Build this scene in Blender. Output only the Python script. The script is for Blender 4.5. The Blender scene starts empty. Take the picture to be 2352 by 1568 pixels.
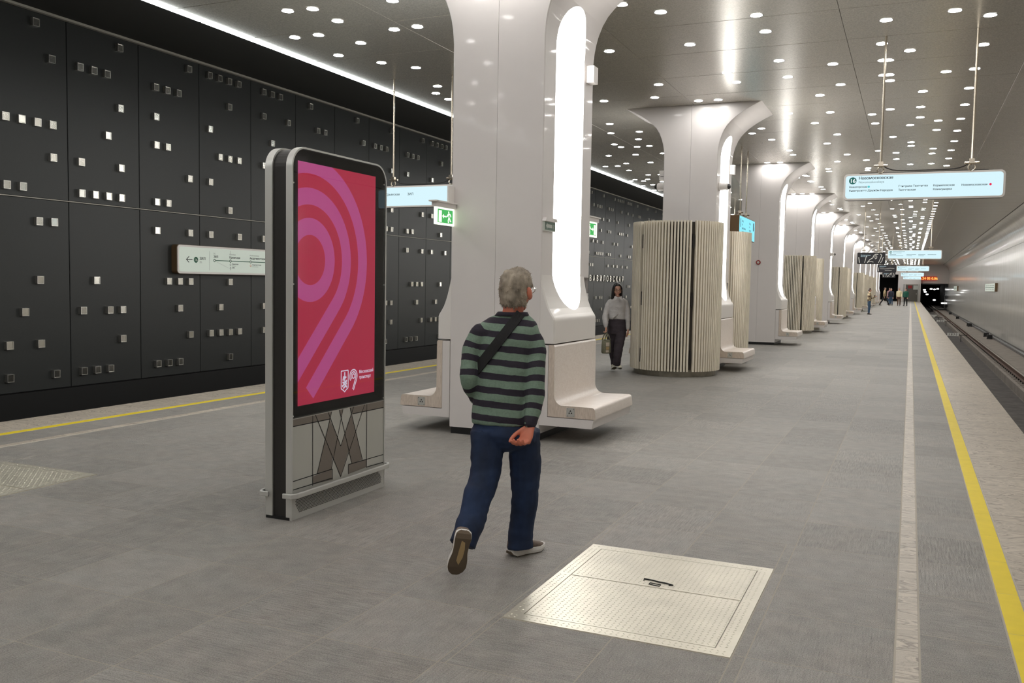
import bpy, bmesh, math, random
from mathutils import Vector, Matrix, noise
random.seed(7)
SC = bpy.context.scene
COL = SC.collection
PI = math.pi

# ------------------------------------------------------------------ camera, world, exposure
CAM_H = 1.58
YAW, PITCH, ROLL, FPX = -0.41438, -0.064608, 0.01673, 2073.0
fw = Vector((math.sin(YAW)*math.cos(PITCH), math.cos(YAW)*math.cos(PITCH), math.sin(PITCH)))
rt = Vector((math.cos(YAW), -math.sin(YAW), 0)); up = rt.cross(fw)
RV = rt*math.cos(ROLL)+up*math.sin(ROLL); UV = -rt*math.sin(ROLL)+up*math.cos(ROLL)
cam = bpy.data.cameras.new('camera'); camo = bpy.data.objects.new('camera', cam); COL.objects.link(camo)
cam.sensor_width = 36; cam.lens = FPX/2352*36; cam.clip_end = 400
mw = Matrix((RV, UV, -fw)).transposed().to_4x4(); mw.translation = (0, 0, CAM_H); camo.matrix_world = mw
SC.camera = camo
w = bpy.data.worlds.new('world'); SC.world = w; w.use_nodes = True
w.node_tree.nodes['Background'].inputs[0].default_value = (0.5, 0.52, 0.55, 1)
w.node_tree.nodes['Background'].inputs[1].default_value = 0.0
SC.view_settings.view_transform = 'Standard'; SC.view_settings.look = 'None'
SC.view_settings.gamma = 1; SC.view_settings.use_curve_mapping = False
SC.view_settings.exposure = 0.32
DOWNLIGHT_L, SLOT_L, LED_L = 66.0, 8.5, 12.0
SC.cycles.use_denoising = True
SC.cycles.max_bounces = 8; SC.cycles.diffuse_bounces = 4; SC.cycles.glossy_bounces = 4
SC.cycles.sample_clamp_indirect = 6.0
SC.cycles.caustics_reflective = False; SC.cycles.caustics_refractive = False

def at(x, y, d):                      # a point seen at pixel x, y, d metres in front of the camera
    return Vector((0, 0, CAM_H)) + (fw + RV*((x-1176)/FPX) - UV*((y-784)/FPX))*d

# ------------------------------------------------------------------ helpers
class MB:
    def __init__(s): s.v = []; s.f = []; s.m = []; s.cur = 0
    def add(s, vs, fs, m=None):
        o = len(s.v); s.v += [tuple(p) for p in vs]
        for f in fs: s.f.append(tuple(i+o for i in f)); s.m.append(s.cur if m is None else m)
        return s
    def quad(s, a, b, c, d, m=None): return s.add([a, b, c, d], [(0, 1, 2, 3)], m)
    def box(s, x0, x1, y0, y1, z0, z1, m=None):
        return s.add([(x0,y0,z0),(x1,y0,z0),(x1,y1,z0),(x0,y1,z0),(x0,y0,z1),(x1,y0,z1),(x1,y1,z1),(x0,y1,z1)],
              [(0,3,2,1),(4,5,6,7),(0,1,5,4),(1,2,6,5),(2,3,7,6),(3,0,4,7)], m)
    def bbox(s, x0, x1, y0, y1, z0, z1, b, m=None):     # box, top edges chamfered by b
        vs = [(x0,y0,z0),(x1,y0,z0),(x1,y1,z0),(x0,y1,z0),(x0,y0,z1-b),(x1,y0,z1-b),(x1,y1,z1-b),(x0,y1,z1-b),
              (x0+b,y0+b,z1),(x1-b,y0+b,z1),(x1-b,y1-b,z1),(x0+b,y1-b,z1)]
        fs = [(0,1,5,4),(1,2,6,5),(2,3,7,6),(3,0,4,7),(4,5,9,8),(5,6,10,9),(6,7,11,10),(7,4,8,11),(8,9,10,11),(0,3,2,1)]
        return s.add(vs, fs, m)
    def prism(s, pts, y0, y1, ax='y', m=None):           # polygon pts extruded along an axis
        n = len(pts)
        if ax == 'y': vs = [(a, y0, b) for a, b in pts]+[(a, y1, b) for a, b in pts]
        elif ax == 'x': vs = [(y0, a, b) for a, b in pts]+[(y1, a, b) for a, b in pts]
        else: vs = [(a, b, y0) for a, b in pts]+[(a, b, y1) for a, b in pts]
        fs = [tuple(range(n)), tuple(range(2*n-1, n-1, -1))]+[(i, i+n, (i+1) % n+n, (i+1) % n) for i in range(n)]
        return s.add(vs, fs, m)
    def tube(s, path, r, n=8, m=None, cap=True):
        P = [Vector(p) for p in path]; rs = r if isinstance(r, (list, tuple)) else [r]*len(P)
        vs = []; fs = []; prev = None
        for i, p in enumerate(P):
            t = (P[min(i+1, len(P)-1)]-P[max(i-1, 0)]).normalized()
            if prev is None:
                a = Vector((0,0,1)) if abs(t.z) < .9 else Vector((1,0,0)); e1 = t.cross(a).normalized()
            else: e1 = (prev-t*prev.dot(t)).normalized()
            prev = e1; e2 = t.cross(e1)
            for k in range(n):
                a = 2*PI*k/n; vs.append(p+(e1*math.cos(a)+e2*math.sin(a))*rs[i])
        for i in range(len(P)-1):
            for k in range(n):
                k2 = (k+1) % n; fs.append((i*n+k, i*n+k2, (i+1)*n+k2, (i+1)*n+k))
        if cap: fs += [tuple(range(n))[::-1], tuple(range((len(P)-1)*n, len(P)*n))]
        return s.add(vs, fs, m)
    def lathe(s, prof, n=24, c=(0,0), m=None, a0=0, a1=2*PI):
        vs = []; fs = []; full = abs(a1-a0-2*PI) < 1e-6; k1 = n if full else n+1
        for r, z in prof:
            for k in range(k1):
                a = a0+(a1-a0)*k/n; vs.append((c[0]+r*math.cos(a), c[1]+r*math.sin(a), z))
        for i in range(len(prof)-1):
            for k in range(n):
                k2 = (k+1) % k1; fs.append((i*k1+k, i*k1+k2, (i+1)*k1+k2, (i+1)*k1+k))
        return s.add(vs, fs, m)
    def text(s, body, size, o, xd, yd, align='LEFT', m=None, bold=0.0, ext=0.0, sx=1.0):
        c = bpy.data.curves.new('t', 'FONT'); c.body = body; c.size = size; c.align_x = align; c.resolution_u = 6; c.extrude = ext
        ob = bpy.data.objects.new('t', c); COL.objects.link(ob)
        dg = bpy.context.evaluated_depsgraph_get(); me = bpy.data.meshes.new_from_object(ob.evaluated_get(dg))
        o = Vector(o); xd = Vector(xd); yd = Vector(yd); nd = xd.cross(yd)
        for dx in ((0,) if not bold else (-bold*.8, bold*.8)):     # a second, shifted print makes the strokes bolder
            s.add([o+xd*(v.co.x*sx+dx)+yd*v.co.y+nd*(v.co.z+dx*.05) for v in me.vertices], [tuple(p.vertices) for p in me.polygons], m)
        bpy.data.objects.remove(ob); bpy.data.curves.remove(c); bpy.data.meshes.remove(me)
        return s
    def mesh(s, name, mats, smooth=False):
        me = bpy.data.meshes.new(name); me.from_pydata(s.v, [], s.f)
        for mm in (mats if isinstance(mats, (list, tuple)) else [mats]): me.materials.append(mm)
        if any(s.m): me.polygons.foreach_set('material_index', s.m)
        if smooth: me.polygons.foreach_set('use_smooth', [True]*len(me.polygons))
        me.update(); return me
    def build(s, name, mats, parent=None, loc=None, smooth=False, fix=True):
        me = s.mesh(name, mats, smooth)
        if fix:
            bm = bmesh.new(); bm.from_mesh(me); bmesh.ops.recalc_face_normals(bm, faces=bm.faces); bm.to_mesh(me); bm.free()
        return link(name, me, parent, loc)

def link(name, me, parent=None, loc=None):
    o = bpy.data.objects.new(name, me); COL.objects.link(o)
    if parent: o.parent = parent
    if loc is not None: o.location = loc
    return o
def tag(o, label=None, cat=None, group=None, kind=None):
    if label: o['label'] = label
    if cat: o['category'] = cat
    if group: o['group'] = group
    if kind: o['kind'] = kind
    return o
def empty(name, loc=(0,0,0), label=None, cat=None, group=None, kind=None, rz=0):
    o = bpy.data.objects.new(name, None); COL.objects.link(o); o.location = loc; o.rotation_euler = (0,0,rz)
    o.empty_display_size = .1
    return tag(o, label, cat, group, kind)
KIDS = {}
def copy_tree(o, parent=None):
    c = o.copy(); COL.objects.link(c)
    if parent: c.parent = parent
    for ch in o.children: copy_tree(ch, c)
    return c
def smooth_by_angle(o, ang=.6):
    me = o.data
    bm = bmesh.new(); bm.from_mesh(me)
    bmesh.ops.remove_doubles(bm, verts=bm.verts, dist=1e-5)
    for f in bm.faces: f.smooth = True
    for e in bm.edges:
        if len(e.link_faces) != 2 or e.calc_face_angle(0) > ang: e.smooth = False
    bm.to_mesh(me); bm.free(); return o

# ------------------------------------------------------------------ materials
def srgb(r, g, b):
    f = lambda c: (c/255)/12.92 if c <= 10 else (((c/255)+.055)/1.055)**2.4
    return (f(r), f(g), f(b), 1)
def mat(name, col, rough=.5, metal=0, emit=0, ecol=None, nscale=0, namp=0, bump=0, bscale=40, stretch=(1,1,1), spec=.5, coat=0):
    m = bpy.data.materials.new(name); m.use_nodes = True; nt = m.node_tree; b = nt.nodes['Principled BSDF']
    b.inputs['Base Color'].default_value = col; b.inputs['Roughness'].default_value = rough
    b.inputs['Metallic'].default_value = metal; b.inputs['Specular IOR Level'].default_value = spec
    b.inputs['Coat Weight'].default_value = coat; b.inputs['Coat Roughness'].default_value = .05
    if emit:
        b.inputs['Emission Color'].default_value = ecol or col; b.inputs['Emission Strength'].default_value = emit
    if nscale or bump:
        g = nt.nodes.new('ShaderNodeNewGeometry'); mp = nt.nodes.new('ShaderNodeVectorMath'); mp.operation = 'MULTIPLY'
        mp.inputs[1].default_value = stretch; nt.links.new(g.outputs['Position'], mp.inputs[0])
    if nscale:
        n = nt.nodes.new('ShaderNodeTexNoise'); n.inputs['Scale'].default_value = nscale; n.inputs['Detail'].default_value = 4
        nt.links.new(mp.outputs[0], n.inputs['Vector'])
        r = nt.nodes.new('ShaderNodeMapRange'); r.inputs[1].default_value = .3; r.inputs[2].default_value = .7
        r.inputs[3].default_value = 1-namp; r.inputs[4].default_value = 1+namp
        nt.links.new(n.outputs['Fac'], r.inputs[0])
        mx = nt.nodes.new('ShaderNodeVectorMath'); mx.operation = 'SCALE'; mx.inputs[0].default_value = col[:3]
        nt.links.new(r.outputs[0], mx.inputs['Scale']); nt.links.new(mx.outputs[0], b.inputs['Base Color'])
    if bump:
        n = nt.nodes.new('ShaderNodeTexNoise'); n.inputs['Scale'].default_value = bscale; n.inputs['Detail'].default_value = 3
        nt.links.new(mp.outputs[0], n.inputs['Vector'])
        bp = nt.nodes.new('ShaderNodeBump'); bp.inputs['Strength'].default_value = bump; bp.inputs['Distance'].default_value = .01
        nt.links.new(n.outputs['Fac'], bp.inputs['Height']); nt.links.new(bp.outputs[0], b.inputs['Normal'])
    return m
def lamp_mat(name, col, strength):
    m = bpy.data.materials.new(name); m.use_nodes = True; nt = m.node_tree; nt.nodes.clear()
    e = nt.nodes.new('ShaderNodeEmission'); o = nt.nodes.new('ShaderNodeOutputMaterial')
    e.inputs[0].default_value = col; e.inputs[1].default_value = strength
    nt.links.new(e.outputs[0], o.inputs[0]); return m

TX, TY, TY0 = 0.5807, 0.6155, 2.63     # floor tile grid
def tile_mat():
    m = bpy.data.materials.new('slate_tile'); m.use_nodes = True; nt = m.node_tree; N = nt.nodes; L = nt.links
    b = N['Principled BSDF']; b.inputs['Roughness'].default_value = .5; b.inputs['Specular IOR Level'].default_value = .4
    g = N.new('ShaderNodeNewGeometry'); sep = N.new('ShaderNodeSeparateXYZ'); L.new(g.outputs['Position'], sep.inputs[0])
    def mth(op, a, bb=None):
        x = N.new('ShaderNodeMath'); x.operation = op
        for i, q in enumerate((a, bb)):
            if q is None: continue
            if isinstance(q, (int, float)): x.inputs[i].default_value = q
            else: L.new(q, x.inputs[i])
        return x.outputs[0]
    cx = mth('FLOOR', mth('DIVIDE', sep.outputs[0], TX)); cy = mth('FLOOR', mth('DIVIDE', mth('SUBTRACT', sep.outputs[1], TY0), TY))
    cc = N.new('ShaderNodeCombineXYZ'); L.new(cx, cc.inputs[0]); L.new(cy, cc.inputs[1])
    wn = N.new('ShaderNodeTexWhiteNoise'); wn.noise_dimensions = '3D'; L.new(cc.outputs[0], wn.inputs['Vector'])
    def stn(st, sc, det=4):
        mp = N.new('ShaderNodeVectorMath'); mp.operation = 'MULTIPLY_ADD'; mp.inputs[1].default_value = st
        L.new(g.outputs['Position'], mp.inputs[0])
        of = N.new('ShaderNodeVectorMath'); of.operation = 'SCALE'; of.inputs['Scale'].default_value = 7.3
        L.new(cc.outputs[0], of.inputs[0]); L.new(of.outputs[0], mp.inputs[2])
        n = N.new('ShaderNodeTexNoise'); n.inputs['Scale'].default_value = sc; n.inputs['Detail'].default_value = det
        L.new(mp.outputs[0], n.inputs['Vector']); return n.outputs['Fac']
    a = stn((.07, 1, 1), 95); c = stn((1, .07, 1), 95); d = stn((1, 1, 1), 9); e = stn((1, 1, 1), 160, 2)
    sepc = N.new('ShaderNodeSeparateColor'); L.new(wn.outputs['Color'], sepc.inputs[0])
    pick = mth('GREATER_THAN', sepc.outputs[0], .5)
    mixs = N.new('ShaderNodeMix'); L.new(pick, mixs.inputs[0]); L.new(a, mixs.inputs[2]); L.new(c, mixs.inputs[3])
    streak = mixs.outputs[0]
    amp = mth('ADD', mth('MULTIPLY', sepc.outputs[1], .95), .25)
    h = mth('ADD', mth('MULTIPLY', mth('SUBTRACT', streak, .5), amp), mth('ADD', mth('MULTIPLY', mth('SUBTRACT', d, .5), .7), mth('MULTIPLY', mth('SUBTRACT', e, .5), 1.4)))
    val = mth('ADD', mth('ADD', h, .92), mth('MULTIPLY', sepc.outputs[2], .2))
    rp = N.new('ShaderNodeMix'); rp.data_type = 'RGBA'; rp.inputs[6].default_value = srgb(148,147,142); rp.inputs[7].default_value = srgb(153,146,138)
    L.new(stn((1, 1, 1), 4, 2), rp.inputs[0])
    sc = N.new('ShaderNodeVectorMath'); sc.operation = 'SCALE'; L.new(rp.outputs[2], sc.inputs[0]); L.new(val, sc.inputs['Scale'])
    L.new(sc.outputs[0], b.inputs['Base Color'])
    bp = N.new('ShaderNodeBump'); bp.inputs['Strength'].default_value = .8; bp.inputs['Distance'].default_value = .010
    L.new(h, bp.inputs['Height']); L.new(bp.outputs[0], b.inputs['Normal'])
    rr = mth('ADD', mth('MULTIPLY', d, .2), .36); L.new(rr, b.inputs['Roughness'])
    return m
def granite_mat(name, base, vein):
    m = bpy.data.materials.new(name); m.use_nodes = True; nt = m.node_tree; N = nt.nodes; L = nt.links
    b = N['Principled BSDF']; b.inputs['Roughness'].default_value = .45
    g = N.new('ShaderNodeNewGeometry'); mp = N.new('ShaderNodeVectorMath'); mp.operation = 'MULTIPLY'; mp.inputs[1].default_value = (.8, 1.7, 1)
    L.new(g.outputs['Position'], mp.inputs[0])
    def ns(sc, det, dist, src):
        n = N.new('ShaderNodeTexNoise'); n.inputs['Scale'].default_value = sc; n.inputs['Detail'].default_value = det; n.inputs['Distortion'].default_value = dist
        L.new(src, n.inputs['Vector']); return n.outputs['Fac']
    swirl = ns(2.6, 5, 2.6, mp.outputs[0]); cloud = ns(1.3, 3, 1, mp.outputs[0]); grain = ns(150, 2, 0, g.outputs['Position'])
    cr = N.new('ShaderNodeValToRGB'); E_ = cr.color_ramp.elements
    pale = tuple(min(1, c*1.22) for c in base[:3])+(1,); mid = tuple(.62*p+.38*q for p, q in zip(base, vein))
    E_[0].position = .30; E_[0].color = pale; E_[1].position = .70; E_[1].color = base
    for pos, c in ((.40, base), (.445, mid), (.46, vein), (.475, mid), (.50, pale), (.545, base), (.57, mid), (.585, base)): E_.new(pos).color = c
    L.new(swirl, cr.inputs[0])
    ad = N.new('ShaderNodeMath'); ad.operation = 'ADD'; L.new(cloud, ad.inputs[0]); L.new(grain, ad.inputs[1])
    mr = N.new('ShaderNodeMapRange'); mr.inputs[1].default_value = .6; mr.inputs[2].default_value = 1.4; mr.inputs[3].default_value = .84; mr.inputs[4].default_value = 1.16
    L.new(ad.outputs[0], mr.inputs[0])
    sc = N.new('ShaderNodeVectorMath'); sc.operation = 'SCALE'; L.new(cr.outputs[0], sc.inputs[0]); L.new(mr.outputs[0], sc.inputs['Scale'])
    L.new(sc.outputs[0], b.inputs['Base Color']); return m
def wood_mat(name, c1, c2, st):
    m = bpy.data.materials.new(name); m.use_nodes = True; nt = m.node_tree; N = nt.nodes; L = nt.links
    b = N['Principled BSDF']; b.inputs['Roughness'].default_value = .38; b.inputs['Coat Weight'].default_value = .3; b.inputs['Coat Roughness'].default_value = .2
    g = N.new('ShaderNodeTexCoord'); mp = N.new('ShaderNodeVectorMath'); mp.operation = 'MULTIPLY'; mp.inputs[1].default_value = st
    L.new(g.outputs['Object'], mp.inputs[0])
    wv = N.new('ShaderNodeTexNoise'); wv.inputs['Scale'].default_value = 7; wv.inputs['Detail'].default_value = 6; wv.inputs['Distortion'].default_value = 1.2
    L.new(mp.outputs[0], wv.inputs['Vector'])
    mx = N.new('ShaderNodeMix'); mx.data_type = 'RGBA'; mx.inputs[6].default_value = c1; mx.inputs[7].default_value = c2
    mr = N.new('ShaderNodeMapRange'); mr.inputs[1].default_value = .35; mr.inputs[2].default_value = .65; L.new(wv.outputs['Fac'], mr.inputs[0])
    L.new(mr.outputs[0], mx.inputs[0]); L.new(mx.outputs[2], b.inputs['Base Color']); return m
def ceiling_mat():
    m = mat('ceiling_metal', srgb(196,191,181), .27, .5)
    nt = m.node_tree; N = nt.nodes; L = nt.links; b = N['Principled BSDF']
    g = N.new('ShaderNodeNewGeometry')
    n = N.new('ShaderNodeTexNoise'); n.inputs['Scale'].default_value = 55; n.inputs['Detail'].default_value = 2; L.new(g.outputs['Position'], n.inputs['Vector'])
    mr = N.new('ShaderNodeMapRange'); mr.inputs[1].default_value = .3; mr.inputs[2].default_value = .7; mr.inputs[3].default_value = .82; mr.inputs[4].default_value = 1.16
    L.new(n.outputs['Fac'], mr.inputs[0])
    sc = N.new('ShaderNodeVectorMath'); sc.operation = 'SCALE'; sc.inputs[0].default_value = srgb(196,191,181)[:3]; L.new(mr.outputs[0], sc.inputs['Scale'])
    L.new(sc.outputs[0], b.inputs['Base Color'])
    return m
def glass_mat():
    m = bpy.data.materials.new('display_glass'); m.use_nodes = True; nt = m.node_tree; nt.nodes.clear(); N = nt.nodes; L = nt.links
    t = N.new('ShaderNodeBsdfTransparent'); gl = N.new('ShaderNodeBsdfGlossy'); gl.inputs['Roughness'].default_value = .01
    fr = N.new('ShaderNodeFresnel'); fr.inputs[0].default_value = 1.45; mx = N.new('ShaderNodeMixShader'); o = N.new('ShaderNodeOutputMaterial')
    L.new(fr.outputs[0], mx.inputs[0]); L.new(t.outputs[0], mx.inputs[1]); L.new(gl.outputs[0], mx.inputs[2]); L.new(mx.outputs[0], o.inputs[0]); return m
def stripe_mat(name, ca, cb, period, duty):
    m = mat(name, ca, .85, bump=.15, bscale=300); nt = m.node_tree; N = nt.nodes; L = nt.links; b = N['Principled BSDF']
    a = N.new('ShaderNodeAttribute'); a.attribute_name = 'band'
    nn = N.new('ShaderNodeTexNoise'); nn.inputs['Scale'].default_value = 14
    g = N.new('ShaderNodeNewGeometry'); L.new(g.outputs['Position'], nn.inputs['Vector'])
    ma = N.new('ShaderNodeMath'); ma.operation = 'MULTIPLY_ADD'; ma.inputs[1].default_value = .012; L.new(nn.outputs['Fac'], ma.inputs[0]); L.new(a.outputs['Fac'], ma.inputs[2])
    d = N.new('ShaderNodeMath'); d.operation = 'DIVIDE'; d.inputs[1].default_value = period; L.new(ma.outputs[0], d.inputs[0])
    f = N.new('ShaderNodeMath'); f.operation = 'FRACT'; L.new(d.outputs[0], f.inputs[0])
    gt = N.new('ShaderNodeMath'); gt.operation = 'GREATER_THAN'; gt.inputs[1].default_value = duty; L.new(f.outputs[0], gt.inputs[0])
    n2 = N.new('ShaderNodeTexNoise'); n2.inputs['Scale'].default_value = 90; L.new(g.outputs['Position'], n2.inputs['Vector'])
    mx = N.new('ShaderNodeMix'); mx.data_type = 'RGBA'; mx.inputs[6].default_value = ca; mx.inputs[7].default_value = cb; L.new(gt.outputs[0], mx.inputs[0])
    mr = N.new('ShaderNodeMapRange'); mr.inputs[3].default_value = .75; mr.inputs[4].default_value = 1.25; L.new(n2.outputs['Fac'], mr.inputs[0])
    sc = N.new('ShaderNodeVectorMath'); sc.operation = 'SCALE'; L.new(mx.outputs[2], sc.inputs[0]); L.new(mr.outputs[0], sc.inputs['Scale'])
    L.new(sc.outputs[0], b.inputs['Base Color']); return m
def plaid_mat():
    m = mat('plaid_flannel', srgb(170,155,125), .9); nt = m.node_tree; N = nt.nodes; L = nt.links
    g = N.new('ShaderNodeNewGeometry'); c = N.new('ShaderNodeTexChecker'); c.inputs['Scale'].default_value = 8.5
    c.inputs[1].default_value = srgb(196,178,142); c.inputs[2].default_value = srgb(82,62,50)
    L.new(g.outputs['Position'], c.inputs['Vector']); L.new(c.outputs[0], N['Principled BSDF'].inputs['Base Color']); return m

M = {}
M['tile'] = tile_mat()
M['grout'] = mat('grout', srgb(174,166,153), .9)
M['granite'] = granite_mat('light_granite', srgb(176,166,152), srgb(128,117,106))
M['yellow'] = mat('yellow_band', srgb(226,200,40), .55, nscale=9, namp=.04)
M['concrete'] = mat('concrete', srgb(140,132,124), .85, nscale=3, namp=.16, bump=.2, bscale=30)
M['concrete_dark'] = mat('trough_concrete', srgb(92,88,85), .85, nscale=4, namp=.25, bump=.2, bscale=30)
M['wall_black'] = mat('black_enamel_panel', srgb(37,39,38), .45, .0, nscale=30, namp=.05)
M['joint'] = mat('joint_black', (.006,.006,.006,1), .8)
M['black_tile'] = mat('black_stone', srgb(20,20,20), .4)
M['slope'] = mat('dark_soffit', srgb(48,48,46), .75, .0, nscale=20, namp=.08)
M['steel'] = mat('brushed_steel', srgb(222,219,212), .34, 1.0, nscale=6, namp=.1)
M['mirror'] = mat('polished_steel', srgb(232,230,222), .2, 1.0)
M['alu'] = mat('satin_aluminium', srgb(202,201,196), .36, .45)
M['alu_line'] = mat('aluminium_line', srgb(168,164,154), .5, .2)
M['ceil'] = ceiling_mat()
M['white'] = mat('white_enamel', srgb(226,220,217), .42, nscale=8, namp=.006, coat=.15)
M['white2'] = mat('white_corian', srgb(234,229,224), .4, coat=.15)
M['slot'] = lamp_mat('lit_slot', (1, .985, .95, 1), SLOT_L)
M['down'] = lamp_mat('downlight_glow', (1, .985, .955, 1), DOWNLIGHT_L)
M['led'] = lamp_mat('led_glow', (.93, 1, .99, 1), LED_L)
M['wood'] = wood_mat('whitewashed_oak', srgb(238,228,219), srgb(229,217,207), (1, 3.2, 9))
M['wood_edge'] = wood_mat('oak_edge', srgb(222,207,193), srgb(205,189,174), (9, 1, 1.6))
M['slat'] = mat('champagne_slat', srgb(240,231,212), .45, .0, nscale=3, namp=.05)
M['slat_core'] = mat('slat_core', srgb(58,52,44), .7)
M['plinth'] = mat('drum_plinth_metal', srgb(140,134,122), .35, .8, nscale=8, namp=.2)
M['rwall'] = mat('glossy_wall_panel', srgb(208,204,197), .22, .0, nscale=2.2, namp=.07, stretch=(1, 1.5, .12), coat=.25)
M['black'] = mat('black_plastic', srgb(20,20,21), .4)
M['black_gloss'] = mat('black_glass_print', srgb(14,14,14), .08, coat=1)
M['dark'] = mat('anthracite_metal', srgb(52,50,48), .45, .4)
M['rail'] = mat('rail_steel', srgb(88,62,48), .5, .6, nscale=8, namp=.2)
M['rail_top'] = mat('rail_head', srgb(176,168,156), .3, .9)
M['chequer'] = mat('chequer_plate', srgb(206,200,184), .36, .55, nscale=5, namp=.08)
M['kl'] = mat('kiosk_light_panel', srgb(188,187,179), .4, .2)
M['kd'] = mat('kiosk_taupe', srgb(126,117,108), .4, .3)
M['pole'] = mat('pole_chrome', srgb(206,196,180), .25, .9)
M['screen'] = lamp_mat('screen_glow', (.70, .93, 1.0, 1), .80)
M['cyan'] = lamp_mat('cyan_screen', (.28, .80, .95, 1), .9)
M['dscreen'] = mat('dark_screen', srgb(22,22,26), .3, emit=.12, ecol=srgb(50,50,60))
M['map_line'] = lamp_mat('map_line', srgb(205,202,190), .8)
M['ink'] = mat('sign_ink', srgb(38,58,66), .6)
M['ink_pale'] = mat('pale_ink', srgb(120,150,160), .6)
M['green16'] = mat('line_green', srgb(16,112,106), .5, emit=.1, ecol=srgb(16,112,106))
M['teal'] = lamp_mat('teal_dot', srgb(90,200,205), .8)
M['reddot'] = lamp_mat('red_dot', srgb(220,40,80), .9)
M['whitep'] = lamp_mat('white_print', (.9, .97, 1, 1), 1.0)
M['map'] = mat('map_face', srgb(205,214,204), .4, emit=.22, ecol=srgb(205,218,206))
M['brown'] = mat('bronze_side', srgb(120,96,70), .5, .4)
M['linegreen'] = mat('map_green', srgb(8,88,60), .6)
M['inkb'] = mat('black_ink', srgb(26,28,28), .6)
M['inkg'] = mat('grey_ink', srgb(140,142,138), .6)
M['orange'] = mat('orange_ring', srgb(206,112,40), .6)
M['poster_red'] = mat('poster_red', srgb(178,44,64), .5, emit=.40, ecol=srgb(196,48,82))
M['poster_pink'] = mat('poster_magenta', srgb(176,66,124), .5, emit=.46, ecol=srgb(194,84,146))
M['poster_white'] = lamp_mat('poster_white', srgb(206,200,220), .72)
M['glass'] = glass_mat()
M['exit_green'] = lamp_mat('exit_green', srgb(84,186,102), .8)
M['exit_glow'] = lamp_mat('exit_glow', (.93, 1, .80, 1), 1.35)
M['dull_green'] = mat('unlit_green', srgb(100,122,110), .5)
M['dull_white'] = mat('unlit_white', srgb(196,200,192), .5)
M['red'] = mat('alarm_red', srgb(150,28,28), .4)
M['clock_red'] = mat('clock_red', srgb(160,30,14), .5, emit=.25, ecol=(1,.06,.01,1))
M['redled'] = lamp_mat('red_led', (1, .12, .03, 1), 5)
M['amber'] = lamp_mat('amber_led', (1, .5, .12, 1), 1.1)
M['tunnel_lamp'] = lamp_mat('tunnel_lamp', (1, 1, .97, 1), 6)
M['tunnel'] = mat('tunnel_black', srgb(44,43,40), .8, nscale=3, namp=.4)
M['plate_white'] = mat('number_plate', srgb(242,242,238), .6)
M['door'] = mat('grey_door', srgb(96,92,86), .5)
M['frame'] = mat('door_frame', srgb(150,145,135), .5)
M['skin'] = mat('skin', srgb(202,118,92), .55, nscale=20, namp=.08)
M['skin2'] = mat('skin_pale', srgb(206,158,136), .55, nscale=20, namp=.06)
M['hair_grey'] = mat('grey_hair', srgb(150,138,122), .7, nscale=26, namp=.4, stretch=(1, 1, .5))
M['hair_black'] = mat('black_hair', srgb(24,21,21), .35)
M['hair_brown'] = mat('brown_hair', srgb(52,38,30), .6)
M['sweater'] = stripe_mat('striped_knit', srgb(112,132,116), srgb(38,32,44), .0785, .54)
M['collar_rib'] = mat('black_rib_knit', srgb(36,31,42), .9)
M['denim'] = mat('dark_denim', srgb(19,36,64), .85, nscale=7, namp=.5, bump=.3, bscale=18, stretch=(1, 1, .6))
M['strap'] = mat('black_webbing', srgb(18,17,18), .8)
M['shoe_grey'] = mat('taupe_mesh_shoe', srgb(118,104,94), .8, nscale=60, namp=.2)
M['sole_white'] = mat('white_midsole', srgb(226,222,216), .6)
M['sole_dark'] = mat('brown_outsole', srgb(98,84,68), .8)
M['sole_tan'] = mat('tan_outsole_inlay', srgb(178,152,108), .7)
M['lens'] = mat('spectacle_metal', srgb(210,208,205), .2, .9)
M['blouse'] = mat('pale_blouse', srgb(190,186,184), .8, bump=.3, bscale=16, nscale=10, namp=.06)
M['slacks'] = mat('charcoal_trousers', srgb(58,50,56), .85, nscale=12, namp=.2, bump=.3, bscale=14)
M['bag_felt'] = mat('sage_felt', srgb(120,118,98), .9, nscale=30, namp=.1)
M['bag_pale'] = mat('beige_patch', srgb(198,186,168), .9)
M['canvas'] = mat('cream_canvas_shoe', srgb(208,200,178), .8)
M['olive'] = mat('olive_canvas', srgb(92,84,62), .8)
M['lip'] = mat('lip', srgb(168,88,82), .5)
M['eye'] = mat('eye', srgb(30,24,22), .3)
M['plaid'] = plaid_mat()
M['jeans'] = mat('blue_jeans', srgb(62,88,116), .85)
M['jacket'] = mat('khaki_jacket', srgb(150,132,100), .85)
M['cream'] = mat('cream_sweater', srgb(220,206,170), .85)
M['greenj'] = mat('green_jacket', srgb(24,82,66), .85)
M['navy'] = mat('navy_cloth', srgb(40,44,58), .85)
M['pink'] = mat('dusty_pink', srgb(190,150,155), .85)
M['brownp'] = mat('brown_trousers', srgb(84,56,38), .85)
M['blackp'] = mat('black_trousers', srgb(26,25,27), .85)
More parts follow.
